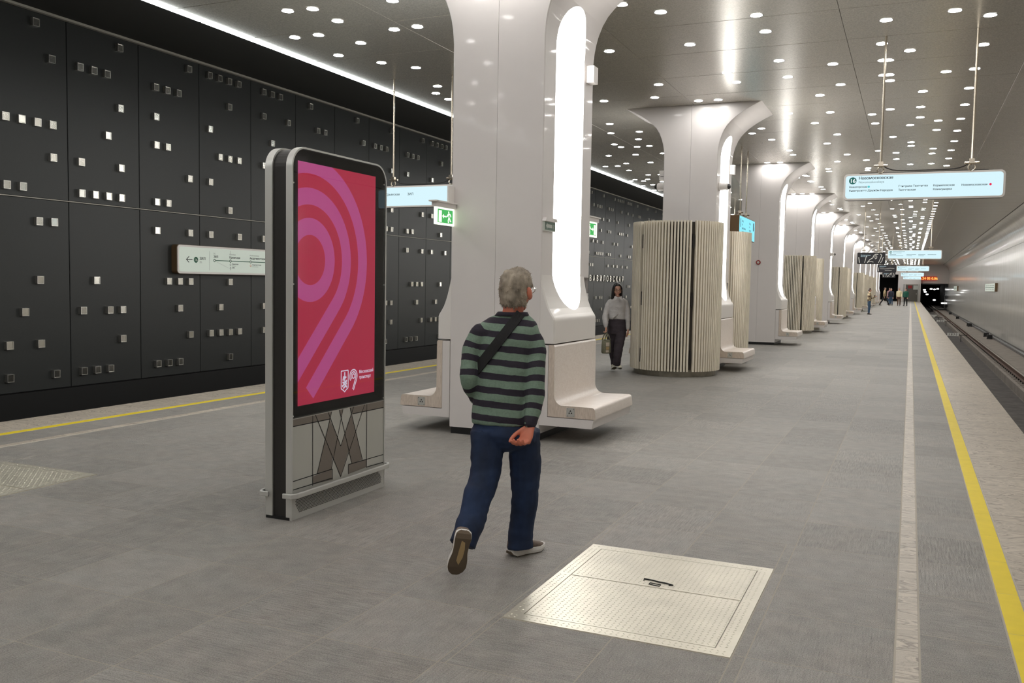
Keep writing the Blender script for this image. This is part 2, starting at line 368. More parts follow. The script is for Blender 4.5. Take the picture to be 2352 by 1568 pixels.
# ------------------------------------------------------------------ platform floor
YB, YE = -8.0, 133.0                   # platform ends
XL, XR = -8.88, 1.22                   # platform edges
ZC = 4.94
CX = -3.865                            # column line
COLS = [8.33+8.6*k for k in range(13)]
floor = MB().box(XL, XR, YB, YE, -.30, -.0005).build('floor', M['grout']); tag(floor, kind='structure')
RHATCH = (-1.705, -.64, 3.82, 5.16); LHATCH = (-6.95, -5.88, 3.85, 5.19)
def in_hatch(x0, x1, y0, y1):
    for hx0, hx1, hy0, hy1 in (RHATCH, LHATCH):
        if x0 < hx1 and x1 > hx0 and y0 < hy1 and y1 > hy0: return (hx0, hx1, hy0, hy1)
    return None
def sub_rects(x0, x1, y0, y1):        # a tile less the hatch opening
    h = in_hatch(x0, x1, y0, y1)
    if not h: return [(x0, x1, y0, y1)]
    hx0, hx1, hy0, hy1 = h; out = []; e = .004
    if x0 < hx0-e: out.append((x0, hx0-e, y0, y1))
    if x1 > hx1+e: out.append((hx1+e, x1, y0, y1))
    xa, xb = max(x0, hx0-e), min(x1, hx1+e)
    if y0 < hy0-e: out.append((xa, xb, y0, hy0-e))
    if y1 > hy1+e: out.append((xa, xb, hy1+e, y1))
    return [r for r in out if r[1]-r[0] > .01 and r[3]-r[2] > .01]
G = .0021
rows0 = int((YB-TY0)/TY); rows1 = int((YE-TY0)/TY)
def seen(x, y):                        # roughly inside the frame
    q = Vector((x, y, 0))-Vector((0, 0, CAM_H)); d = q.dot(fw)
    if d < .5: return None
    return d if abs(q.dot(RV)/d*FPX) < 1260 and abs(q.dot(UV)/d*FPX) < 860 else None
tiles = []
for r in range(rows0, rows1):
    y0 = TY0+r*TY; y1 = y0+TY
    for c in range(-13, 0): tiles.append((seen((c+.5)*TX-.06, y0+TY/2) or 999, c*TX-.115*(c+13)/13 if False else c*TX, (c+1)*TX, y0, y1))
    tiles.append((seen(.29, y0+.3) or 999, .102, .472, y0, y1)); tiles.append((seen(-7.95, y0+.3) or 999, -8.13, -7.672, y0, y1))
tiles.sort(key=lambda t: t[0])
rest = MB(); n = 0
base_tile = None
for d, x0, x1, y0, y1 in tiles:
    x0 = max(x0, -7.56) if x0 > -7.7 else x0
    for (a, b, c, e) in sub_rects(x0, x1, y0, y1):
        whole = (b-a > .57 and e-c > .6)
        if n < 285 and d < 900:
            if whole and base_tile is not None and abs((b-a)-TX) < .002:
                o = base_tile.copy(); COL.objects.link(o); o.parent = floor; o.location = ((a+b)/2, (c+e)/2, 0)
            else:
                hx, hy = (b-a)/2-G, (e-c)/2-G
                o = MB().bbox(-hx, hx, -hy, hy, -.006, 0, .0012).build('floor_tile', M['tile'], floor, ((a+b)/2, (c+e)/2, 0))
                if whole and abs((b-a)-TX) < .002: base_tile = o
            n += 1
        else: rest.quad((a+G, c+G, 0), (b-G, c+G, 0), (b-G, e-G, 0), (a+G, e-G, 0))
tag(rest.build('floor_tiles_beyond', M['tile'], floor), kind='stuff')
# bands that run the length of the platform: pieces near by, one joined run further off
def band(name, x0, x1, step, m, y_from, n_each, far, off=0):
    far_mb = MB(); first = None; k = 0; y = YB+off
    while y < YE-.01:
        y1 = min(y+step, YE); hit = y >= y_from and k < n_each
        if hit:
            if first is None:
                first = MB().bbox(-(x1-x0)/2+G, (x1-x0)/2-G, -step/2+G, step/2-G, -.006, .0004, .001).build(name, m, floor, ((x0+x1)/2, (y+y1)/2, 0))
            else:
                o = first.copy(); COL.objects.link(o); o.parent = floor; o.location = ((x0+x1)/2, (y+y1)/2, 0)
            k += 1
        else: far_mb.quad((x0+G, y+G, .0004), (x1-G, y+G, .0004), (x1-G, y1-G, .0004), (x0+G, y1-G, .0004))
        y += step
    tag(far_mb.build(far, m, floor), kind='stuff')
o6 = (TY0-YB) % TY
band('granite_strip_stone', .004, .098, TY, M['granite'], 3.0, 60, 'granite_strips_beyond', o6+.1)
band('granite_strip_stone', -7.668, -7.572, TY, M['granite'], 3.0, 50, 'granite_strips_beyond', o6)
band('yellow_band_tile', .476, .58, TY, M['yellow'], 3.0, 60, 'yellow_bands_beyond', o6+.2)
band('yellow_band_tile', -8.245, -8.135, TY, M['yellow'], 3.0, 50, 'yellow_bands_beyond', o6)
band('edge_slab', .584, 1.22, 1.23, M['granite'], 3.0, 40, 'edge_slabs_beyond', o6)
band('edge_slab', -8.88, -8.249, 1.23, M['granite'], 3.0, 30, 'edge_slabs_beyond', o6)

# ------------------------------------------------------------------ track beds
tb = MB(); ZT = -1.1
tb.box(XR+.02, 2.88, YB, 190, -1.5, -1.35); tb.box(2.88, 2.98, YB, 190, -1.5, ZT); tb.box(3.47, 4.62, YB, 190, -1.5, ZT); tb.box(2.98, 3.47, YB, 190, -1.5, -1.19)
tb.box(XR+.02, 1.9, YB, 190, -1.5, -1.2)
t_r = tag(tb.build('trackbed_floor', M['concrete']), kind='structure')
tag(MB().box(XR+.02, 2.86, YB, 190, -1.352, -1.345).build('trough_base', M['concrete_dark'], t_r))
pw = MB().box(1.10, XR-.03, YB, YE, -1.45, -.302).box(XL+.03, XL+.15, YB, YE, -1.45, -.302)
tag(pw.build('baseboard_platform', M['concrete_dark']), kind='structure')
tl = tag(MB().box(-12.3, XL-.02, YB, 190, -1.5, -1.25).build('trackbed_floor.001', M['concrete_dark']), kind='structure')
sl = None
for k in range(150):
    y = 8+k*.6
    if sl is None:
        sl = MB().bbox(-.22, .22, -.13, .13, -.09, .0, .02, 0)
        sl.box(-.05, .1, -.07, .07, 0, .035, 1); sl.tube([(.09, 0, 0), (.09, 0, .05)], .02, 6, 1); sl.tube([(-.1, 0, 0), (-.1, 0, .05)], .02, 6, 1)
        sl = sl.build('sleeper_block', [M['concrete'], M['dark']], t_r, (3.225, y, ZT-.03))
    else:
        o = sl.copy(); COL.objects.link(o); o.parent = t_r; o.location = (3.225, y, ZT-.03)
prof = [(-.075, 0), (.075, 0), (.075, .012), (.012, .03), (.01, .11), (.036, .122), (.036, .15), (-.036, .15), (-.036, .122), (-.01, .11), (-.012, .03), (-.075, .012)]
for nm, x, z, lab in (('rail', 3.225, ZT, 'rusty running rail on the track beside the right wall'),):
    o = empty('rail', (x, 0, z), lab, 'rail')
    MB().prism([(a, b) for a, b in prof], YB, 180).build('rail_profile', M['rail'], o)
    MB().box(-.034, .034, YB, 180, .1505, .153).build('running_surface', M['rail_top'], o)
# third rail cover / cable tray by the wall
o = empty('cable_tray', (4.45, 0, ZT), 'dark cable tray running along the foot of the right wall', 'tray')
MB().box(-.11, -.09, YB, 132, .0, .09).box(.10, .12, YB, 132, 0, .12).box(-.09, .1, YB, 132, 0, .02).build('tray', M['concrete_dark'], o)
random.seed(3)
cb = MB()
for j in range(3):
    cb.tube([(-.05+.05*j+random.uniform(-.02, .02), y, .055+.03*random.random()) for y in range(-8, 132, 3)], .02, 6)
tag(cb.build('cables', M['black'], o), kind='stuff')
for i, y in enumerate((57.0, 59.5, 75.5, 76.5, 95.0, 112.0)):
    x = 4.15 if i != 3 else 4.13
    o = empty('track_box', (x, y, ZT), ['black junction box on the concrete, nearest the camera', 'black junction box just behind the nearest one', 'black junction box halfway down the track bed', 'black junction box close behind another, mid distance on the right', 'small black junction box far along the track', 'farthest black junction box before the portal'][i], 'junction box', 'black boxes along the track')
    MB().bbox(-.13, .13, -.14, .14, .015, .24, .02).build('housing', M['black'], o)
    MB().box(-.15, -.09, -.12, .12, 0, .03).build('foot', M['dark'], o); MB().box(.09, .15, -.12, .12, 0, .03).build('foot', M['dark'], o)
def number_plate(loc, body, lab, tri=False):
    o = empty('track_marker', loc, lab, 'marker')
    MB().box(-.45, .75, .014, .03, .04, .075).box(.40, .43, .0, .03, -.33, .04).build('bracket', M['dark'], o)
    if tri: MB().prism([(-.3, .28), (.3, .28), (0, 0)], -.01, .01).build('plate', M['plate_white'], o)
    else:
        MB().box(-.30, .30, -.012, .012, 0, .17).build('plate', M['plate_white'], o)
        MB().text(body, .16, (0, -.014, .03), (1,0,0), (0,0,1), 'CENTER', bold=.003).build('lettering', M['inkb'], o)
number_plate((2.32, 57.5, -1.02), '1 8 7 0', 'white number plate on a bracket beside the platform edge, nearer one')
number_plate((2.34, 82.0, -1.02), '1 8 6', 'smaller white number plate farther along the platform edge')
number_plate((2.1, 94.0, -1.02), '', 'white downward triangle marker low beside the track', True)

# ------------------------------------------------------------------ left wall
WX = -12.3
PW, P0 = 1.4465, 8.93
lw = tag(MB().box(WX-.2, WX-.03, YB, 190, -.3, 5.7).build('wall_left', M['joint']), kind='structure')
MB().box(WX-.1, WX+.02, YB, 190, -.72, -.215).box(WX-.1, WX+.02, YB, 190, -1.3, -.735).build('black_stone_base', M['black_tile'], lw)
def panel_mb(z0, z1): return MB().add(*_pan(z0, z1))
def _pan(z0, z1):
    h = PW/2-.006; b = .006
    vs = [(-.03,-h,z0),(-.03,h,z0),(-.03,h,z1),(-.03,-h,z1),(-b,-h,z0),(-b,h,z0),(-b,h,z1),(-b,-h,z1),(0,-h+b,z0+b),(0,h-b,z0+b),(0,h-b,z1-b),(0,-h+b,z1-b)]
    return vs, [(0,1,5,4),(1,2,6,5),(2,3,7,6),(3,0,4,7),(4,5,9,8),(5,6,10,9),(6,7,11,10),(7,4,8,11),(8,9,10,11)]
pu = panel_mb(2.765, 5.55).mesh('wall_panel', M['wall_black']); pl = panel_mb(-.2, 2.745).mesh('wall_panel', M['wall_black'])
npan = int((YE+16-YB)/PW); p_first = int((YB-P0)/PW)
for p in range(p_first, p_first+npan):
    y = P0+PW*(p+.5)
    if y > YE+12: break
    link('wall_panel', pu, lw, (WX, y, 0)); link('wall_panel', pl, lw, (WX, y, 0))
tag(MB().box(WX-.02, WX+.012, YB, YE+14, 2.748, 2.762).build('trim_1', M['alu_line']), kind='structure')
tag(MB().box(WX-.03, WX+.05, YB, YE+14, 5.56, 5.61).build('trim_2', M['alu_line']), kind='structure')
ROWZ = [.035, .525, 1.02, 1.51, 2.405, 2.905, 3.4, 3.9, 4.39, 4.9, 5.39]
OFF = [.335, .21, .35, .24, .35, .22]
KNOWN = {0: ['14','13','2','3','34','12','4','1234','','4','3'], 1: ['123','4','134','2','','1234','14','3','4','123','4'],
         2: ['123','4','3','234','14','12','4','12','1','123','4'], 3: ['3','1234','2','3','14','3','1','234','1','3','1234'],
         4: ['3','134','1','23','1','23','4','1','2','14','123'], 5: ['12','3','234','14','2','1','34','123','','34','2']}
random.seed(11)
PATS = ['1','2','3','4','12','34','14','13','23','123','234','134','1234','','3','4','2']
cube = MB(); a, b, d, fr = .0575, .06, .062, .008
cube.add([(0,-a,-b),(0,a,-b),(0,a,b),(0,-a,b),(d,-a,-b),(d,a,-b),(d,a,b),(d,-a,b),
          (d,-a+fr,-b+fr),(d,a-fr,-b+fr),(d,a-fr,b-fr),(d,-a+fr,b-fr),(d-.012,-a+fr,-b+fr),(d-.007,a-fr,-b+fr),(d-.007,a-fr,b-fr),(d-.012,-a+fr,b-fr)],
         [(0,1,5,4),(1,2,6,5),(2,3,7,6),(3,0,4,7),(4,5,9,8),(5,6,10,9),(6,7,11,10),(7,4,8,11),(8,9,13,12),(9,10,14,13),(10,11,15,14),(11,8,12,15)], 0)
cube.add([(d-.012,-a+fr,-b+fr),(d-.007,a-fr,-b+fr),(d-.007,a-fr,b-fr),(d-.012,-a+fr,b-fr)], [(0,1,2,3)], 1)
cme = cube.mesh('metal_block', [M['steel'], M['mirror']])
far = MB(); nb = 0
for p in range(p_first, p_first+npan):
    y0 = P0+PW*p
    if y0 > YE: break
    for z, pat in zip(ROWZ, KNOWN[p % 6]):
        for ch in pat:
            y = y0+OFF[p % 6]+.267*(int(ch)-1)
            if 1.6 < z < 2.2 or (35 < y < 41.2 and 1.4 < z < 2.1): continue
            if 12.4 < y < 18.6 and 1.55 < z < 2.25: continue
            if p >= -1 and nb < 296:
                o = link('metal_block', cme, lw, (WX, y, z)); nb += 1
                o.rotation_euler = (0, random.uniform(-.015, .03), random.uniform(-.02, .02))
            else:
                far.add([(v[0]+WX, v[1]+y, v[2]+z) for v in cube.v], cube.f, 0)
tag(far.build('metal_blocks_beyond', M['steel'], lw), kind='stuff')
# station name
sn = empty('station_name', (WX+.002, 35.6, 1.72), 'raised steel letters spelling the station name on the black wall', 'lettering')
for i, ch in enumerate('ВАВИЛОВСКАЯ'):
    MB().text(ch, .35, (.06, .46*i+.1, 0), (0,1,0), (0,0,1), 'CENTER', ext=.05, bold=.006, sx=1.15).build('letter', M['mirror'], sn)
# line map on the left wall
ms = empty('line_map_sign', (WX+.13, 15.6, 1.915), 'white line map panel with green line on the black wall', 'sign')
def rrect(w2, h2, r, n=6):
    out = []
    for cx, cy, a0 in ((w2-r, h2-r, 0), (-w2+r, h2-r, PI/2), (-w2+r, -h2+r, PI), (w2-r, -h2+r, 1.5*PI)):
        for k in range(n+1):
            a = a0+PI/2*k/n; out.append((cx+r*math.cos(a), cy+r*math.sin(a)))
    return out
MB().prism(rrect(3.05, .265, .06), -.13, -.004, 'x').build('casing', M['brown'], ms)
MB().prism(rrect(3.045, .26, .06), -.003, .012, 'x').build('rim', M['white2'], ms)
MB().prism(rrect(3.01, .225, .045), .012, .014, 'x').build('map_face', M['map'], ms)
def on_map(x): return x-15.6
ink = MB(); gi = MB(); gl = MB(); og = MB(); wh = MB()
def TXM(mb, s, size, y, z, bold=0):
    if mb is ink: MB().text(s, size, (.0155, on_map(y), z), (0,1,0), (0,0,1), bold=bold).build('station_lettering', M['inkb'], ms)
    else: mb.text(s, size, (.0155, on_map(y), z), (0,1,0), (0,0,1), bold=bold)
def disc(mb, y, z, r, x, n=20, r0=0):
    if r0: 
        vs = [(x, y+r*math.cos(2*PI*k/n), z+r*math.sin(2*PI*k/n)) for k in range(n)]+[(x, y+r0*math.cos(2*PI*k/n), z+r0*math.sin(2*PI*k/n)) for k in range(n)]
        mb.add(vs, [(k, (k+1) % n, n+(k+1) % n, n+k) for k in range(n)])
    else: mb.add([(x, y+r*math.cos(2*PI*k/n), z+r*math.sin(2*PI*k/n)) for k in range(n)], [tuple(range(n))])
def bar(mb, y0, z0, y1, z1, t, x=.0155):
    d = Vector((y1-y0, z1-z0)).normalized(); nn = Vector((-d.y, d.x))*t/2
    mb.add([(x, y0+nn.x, z0+nn.y), (x, y0-nn.x, z0-nn.y), (x, y1-nn.x, z1-nn.y), (x, y1+nn.x, z1+nn.y)], [(0,1,2,3)])
bar(ink, on_map(12.77), .0, on_map(12.92), 0, .014); bar(ink, on_map(12.765), -.003, on_map(12.835), .055, .014); bar(ink, on_map(12.765), .003, on_map(12.835), -.055, .014)
disc(gl, on_map(13.01), -.002, .055, .0152); wh.text('16', .075, (.0158, on_map(13.01), -.028), (0,1,0), (0,0,1), 'CENTER')
TXM(ink, 'ЗИЛ', .075, 13.10, .0, .002); TXM(gi, 'ZIL', .05, 13.10, -.058)
bar(gi, on_map(13.36), -.19, on_map(13.36), .17, .005)
stn = [(13.50, 'ЗИЛ', 'ZIL'), (13.94, 'Крымская', 'Krymskaya'), (14.53, 'Академическая', 'Akademicheskaya'), (15.3, 'Вавиловская', 'Vavilovskaya')]
bar(gl, on_map(13.5), .0, on_map(18.3), .0, .014, .0150)
for y, s, e in stn:
    disc(gl, on_map(y), 0, .03, .0153); disc(wh, on_map(y), 0, .017, .0156)
    TXM(ink, s, .062, y-.03, .05, .002); TXM(gi, e, .04, y-.03, .115)
bar(gi, on_map(13.93), .2, on_map(13.945), .12, .006); bar(gi, on_map(13.54), -.02, on_map(13.88), -.135, .003)
disc(gi, on_map(13.94), -.07, .022, .0153, r0=.014); disc(gi, on_map(13.94), -.14, .022, .0153, r0=.014); bar(gi, on_map(13.94), -.09, on_map(13.94), -.19, .003)
TXM(ink, 'Крымская', .036, 13.985, -.068, .001); TXM(gi, 'Krymskaya', .026, 13.985, -.1); TXM(ink, 'ЗИЛ', .036, 13.985, -.14, .001)
disc(og, on_map(14.53), -.075, .022, .0154, r0=.013); TXM(ink, 'Академическая', .036, 14.575, -.068, .001); TXM(gi, 'Akademicheskaya', .026, 14.575, -.1)
for mb, nm, mm in ((ink, 'black_arrow', M['inkb']), (gi, 'grey_print', M['inkg']), (gl, 'green_line', M['linegreen']), (og, 'orange_ring', M['orange']), (wh, 'white_print', M['plate_white'])): mb.build(nm, mm, ms)

# ------------------------------------------------------------------ ceiling
YEW_ = 134.3
ceil = tag(MB().box(-8.56, 3.9, YB, YEW_, ZC+.03, ZC+.12).build('ceiling', M['joint']), kind='structure')
XJ = [-8.58, -6.28, -3.83, -.93, 1.38, 3.77]
CJ, CP = 10.30, 1.445
pm = []
for i in range(5):
    hx = (XJ[i+1]-XJ[i])/2-.0025; hy = CP/2-.005; b = .003
    me = MB(); me.add([(-hx,-hy,.03),(hx,-hy,.03),(hx,hy,.03),(-hx,hy,.03),(-hx,-hy,b),(hx,-hy,b),(hx,hy,b),(-hx,hy,b),(-hx+b,-hy+b,0),(hx-b,-hy+b,0),(hx-b,hy-b,0),(-hx+b,hy-b,0)],
        [(0,4,5,1),(1,5,6,2),(2,6,7,3),(3,7,4,0),(4,8,9,5),(5,9,10,6),(6,10,11,7),(7,11,8,4),(8,11,10,9)])
    pm.append(me)
pmesh = [m_.mesh('ceiling_panel', M['ceil']) for m_ in pm]
far = MB(); cnt = 0
k0 = int((YB-CJ)/CP)
for k in range(k0, int((YEW_-CJ)/CP)+1):
    y = CJ+CP*(k+.5)
    for i in range(5):
        x = (XJ[i]+XJ[i+1])/2
        if k >= -2 and cnt < 290: link('ceiling_panel', pmesh[i], ceil, (x, y, ZC)); cnt += 1
        else: far.add([(v[0]+x, v[1]+y, v[2]+ZC) for v in pm[i].v], pm[i].f)
tag(far.build('ceiling_panels_beyond', M['ceil'], ceil, fix=False), kind='stuff')
# dark soffit over the left track
sf = MB(); sf.add([(-8.68, YB, ZC+.02), (-8.68, 190, ZC+.02), (-12.33, 190, 5.61), (-12.33, YB, 5.61), (-8.68, YB, ZC+.12), (-8.68, 190, ZC+.12), (-12.33, 190, 5.75), (-12.33, YB, 5.75)],
   [(0,1,2,3),(7,6,5,4),(0,4,5,1),(2,6,7,3)])
tag(sf.build('ceiling_soffit', M['slope']), kind='structure')
ls = empty('led_strip', (-8.63, 0, ZC), 'long white LED strip along the left edge of the ceiling', 'light')
hs = MB().box(-.045, .045, YB, YE, .0, .08).build('housing', M['dark'], ls)
seg = MB().box(-.024, .024, -.71, .71, -.022, -.001).mesh('led_segment', M['led'])
y = YB+.75
while y < YE: link('led_segment', seg, ls, (0, y, 0)); y += CP

# ------------------------------------------------------------------ right wall and cove
rw = tag(MB().box(4.64, 4.8, YB, 150, -1.5, 5.2).build('wall_right', M['joint']), kind='structure')
def rpanel(prof, w):
    mb = MB(); n = len(prof); h = w/2-.002
    mb.add([(x, -h, z) for x, z in prof]+[(x, h, z) for x, z in prof], [(i, i+1, n+i+1, n+i) for i in range(n-1)]); return mb
arc = [(3.79+.81*math.sin(PI/2*k/12), 3.83+1.10*math.cos(PI/2*k/12)) for k in range(13)]
wp = rpanel([(4.6, -1.02), (4.6, 3.815)], CP); cp = rpanel(arc, CP)
wme = wp.mesh('wall_panel', M['rwall']); cm_ = cp.mesh('cove_panel', M['rwall'], True)
for k in range(k0, 96):
    y = CJ+CP*(k+.5)
    if y > 148: break
    link('wall_panel', wme, rw, (0, y, 0)); link('cove_panel', cm_, rw, (0, y, 0))
def wall_map(y, w, lab):
    o = empty('wall_map_sign', (4.6, y, 1.8), lab, 'sign')
    MB().box(-.14, -.002, -w/2, w/2, -.25, .25).build('casing', M['brown'], o)
    MB().box(-.152, -.141, -w/2+.02, w/2-.02, -.235, .235).build('map_face', M['map'], o)
    mb = MB(); mb.box(-.154, -.152, -w/2+.5, w/2-.4, -.02, .02).build('green_line', M['linegreen'], o)
    t = MB()
    for i in range(8):
        yy = -w/2+.6+i*(w-1)/8; t.box(-.154, -.152, yy, yy+.35, .07, .15); t.box(-.154, -.152, yy, yy+.25, -.16, -.08)
    tag(t.build('station_names', M['inkg'], o), kind='stuff')
wall_map(63, 7.4, 'pale line map box on the right glossy wall, nearest one')
wall_map(110, 7.4, 'small line map box far down the right glossy wall')

# ------------------------------------------------------------------ end walls
eb = MB()
YEW = 134.3
eb.box(-12.5, -8.7, YEW, YEW+.3, 2.6, 5.8); eb.box(1.2, 4.7, YEW, YEW+.3, 2.45, 5.2)
eb.box(-12.5, -8.7, YE+.0, YE+.2, 2.9, 5.8)
bw = tag(eb.build('wall_back', M['white']), kind='structure')
gb = MB().box(-1.6, -.62, YE, YE+.3, 0, 5).box(.95, 1.22, YE, YE+.3, -1.4, 5).box(-.62, .95, YE, YE+.3, 2.25, 5).box(-8.9, -6.2, YE, YE+.3, -1.4, 5).box(-6.2, -1.6, YE, YE+.3, 3.6, 5)
tag(gb.build('wall_back.001', M['white']), kind='structure')
tag(MB().box(-6.3, -1.5, YE+8, YE+8.2, 0, 5).box(-6.4, -6.2, YE+.3, YE+8, 0, 5).box(-1.6, -1.4, YE+.3, YE+8, 0, 5).box(-6.3, -1.5, YE+.3, YE+8, 3.6, 3.7).box(-6.3, -1.5, YE, YE+8, -.2, -.002).build('wall_hall', M['slope']), kind='structure')
tn = MB().box(1.22, 1.4, YEW+.3, 190, -1.5, 5.2).box(4.62, 4.8, 150, 190, -1.5, 5.2).box(1.2, 4.58, YEW+.3, 190, 2.45, 2.6).box(1.2, 4.8, 190, 190.2, -1.5, 2.6).box(-12.5, -8.7, 190, 190.2, -1.5, 5).box(-8.9, -8.7, YE+.3, 190, -1.5, 5.2)
tag(tn.build('wall_tunnel', M['tunnel']), kind='structure')
tag(MB().box(-12.6, 4.9, YB-.2, YB, -1.6, 5.8).build('wall_front', M['white']), kind='structure')
d_ = empty('door_1', (.16, YE-.02, 0), 'grey metal service door with yellow notices at the platform end', 'door'); d_['kind'] = 'structure'
del d_['category']
MB().box(-.74, .74, -.02, .03, .02, 2.2).build('door_leaf', M['door'], d_)
MB().box(-.82, -.74, -.06, .04, 0, 2.3).box(.74, .82, -.06, .04, 0, 2.3).box(-.82, .82, -.06, .04, 2.2, 2.3).build('door_frame', M['frame'], d_)
MB().tube([(.55, -.07, .95), (.55, -.07, 1.15)], .02, 8).build('door_handle', M['alu'], d_)
o = tag(MB().box(-.5, .0, -.05, -.02, 1.75, 2.15).build('notice_board', M['red'], None, (.16, YE-.03, 0)), 'red warning notice on the grey service door', 'notice')
o = tag(MB().box(.15, .72, -.05, -.02, 1.6, 2.18).build('notice_board', M['dull_white'], None, (.16, YE-.03, 0)), 'white notice sheet on the grey service door', 'notice')
o = empty('end_barrier', (-1.0, YE-1.2, 0), 'pale steel end barrier posts beside the service door', 'barrier')
MB().tube([(.15, 0, 0), (.15, 0, 2.3)], .09, 10).build('post', M['alu'], o); MB().tube([(1.95, 0, 0), (1.95, 0, 2.3)], .09, 10).build('post', M['alu'], o)
def interval_clock(x, y, z, lab, body):
    o = empty('interval_clock', (x, y, z), lab, 'clock')
    MB().box(-1.0, 1.0, 0, .2, -.24, .24).build('housing', M['clock_red'], o)
    MB().text(body, .44, (0, -.02, -.16), (1,0,0), (0,0,1), 'CENTER', bold=.02).build('digits', M['amber'], o)
interval_clock(2.15, YEW-.25, 3.15, 'red interval clock glowing above the right tunnel portal', '6.24 05 0.06')
interval_clock(-10.6, YEW-.25, 3.35, 'red interval clock glowing above the left tunnel portal', '5.10 55 0.31')
for i, (x, y, z) in enumerate([(1.9, 150, 1.6), (2.05, 153, 1.3), (2.4, 158, .9), (3.3, 150, .1), (4.35, 147, -.3), (3.0, 160, 1.75), (3.6, 165, 1.7), (4.2, 170, 1.8)]):
    o = empty('tunnel_lamp', (x, y, z), 'small white lamp inside the dark right tunnel', 'lamp', 'lamps in the right tunnel')
    MB().lathe([(.0, -.1), (.16, -.08), (.2, 0), (.16, .08), (0, .1)], 10).build('globe', M['tunnel_lamp'], o); MB().box(-.05, .05, .1, .3, -.05, .05).build('bracket', M['dark'], o)
rr = MB()
for i in range(9): rr.tube([(4.5, 136+i*1.3, -.4+.2*i), (4.5, 138+i*1.3, -.4+.2*i)], .05, 6)
tag(rr.build('tunnel_cables', M['dark']), 'bundle of dark cables on the tunnel side wall', 'cables', kind='stuff')
# ------------------------------------------------------------------ columns
FL = [(.072,0),(.98,0),(1.31,0),(1.67,0),(2.4,0),(3.2,0),(4.0,0),(4.14,.012),(4.24,.03),(4.34,.058),(4.45,.105),(4.545,.165),(4.62,.235),(4.69,.315),(4.75,.40),(4.80,.48),(4.87,.61),(4.94,.76)]
def interp(tab, z):
    for (a, u), (b, v) in zip(tab, tab[1:]):
        if a <= z <= b: return u+(v-u)*(z-a)/(b-a)
    return tab[-1][1] if z > tab[-1][0] else tab[0][1]
SH = [(.98,.148),(1.22,.148),(1.245,.138),(1.27,.120),(1.33,.085),(1.39,.062),(1.45,.043),(1.51,.028),(1.56,.016),(1.62,.005),(1.67,0)]
DEP = 1.45; HW = .505
def slot_w(z):                          # half width of the lit slot at height z
    if z > 4.45 or z < 1.3098: return 0
    if z > 4.0: return .425*math.sqrt(max(0, 1-((z-4.0)/.45)**2))
    if z < 1.72: return .425*math.sqrt(max(0, 1-((1.72-z)/.4101)**2))
    return .425
def side_x(z): return HW+interp(FL, z)
def strip_with_hole(mb, zs, xf, y0, y1, yc, rec):   # a side surface with the slot cut out, and the slot's reveal
    for za, zb in zip(zs, zs[1:]):
        wa, wb = slot_w(za), slot_w(zb); xa, xb = xf(za), xf(zb)
        if wa <= 0 and wb <= 0: mb.quad((xa, y0, za), (xa, y1, za), (xb, y1, zb), (xb, y0, zb)); continue
        mb.quad((xa, y0, za), (xa, yc-wa, za), (xb, yc-wb, zb), (xb, y0, zb)); mb.quad((xa, yc+wa, za), (xa, y1, za), (xb, y1, zb), (xb, yc+wb, zb))
        for s in (-1, 1): mb.quad((xa, yc+s*wa, za), (xa-rec, yc+s*wa, za), (xb-rec, yc+s*wb, zb), (xb, yc+s*wb, zb))
def zrange(a, b, n): return [a+(b-a)*i/n for i in range(n+1)]
ZBODY = sorted(set([.072, 1.655]+zrange(1.68, 3.98, 4)+[4.0+.45*math.sin(PI/2*k/14) for k in range(15)]+[4.5, 4.545, 4.58, 4.62, 4.65, 4.69, 4.72, 4.75, 4.80, 4.84, 4.87, 4.91, 4.94]))
YC = DEP/2
col = empty('column', (CX, COLS[0], 0), '', 'column', 'white flared columns')
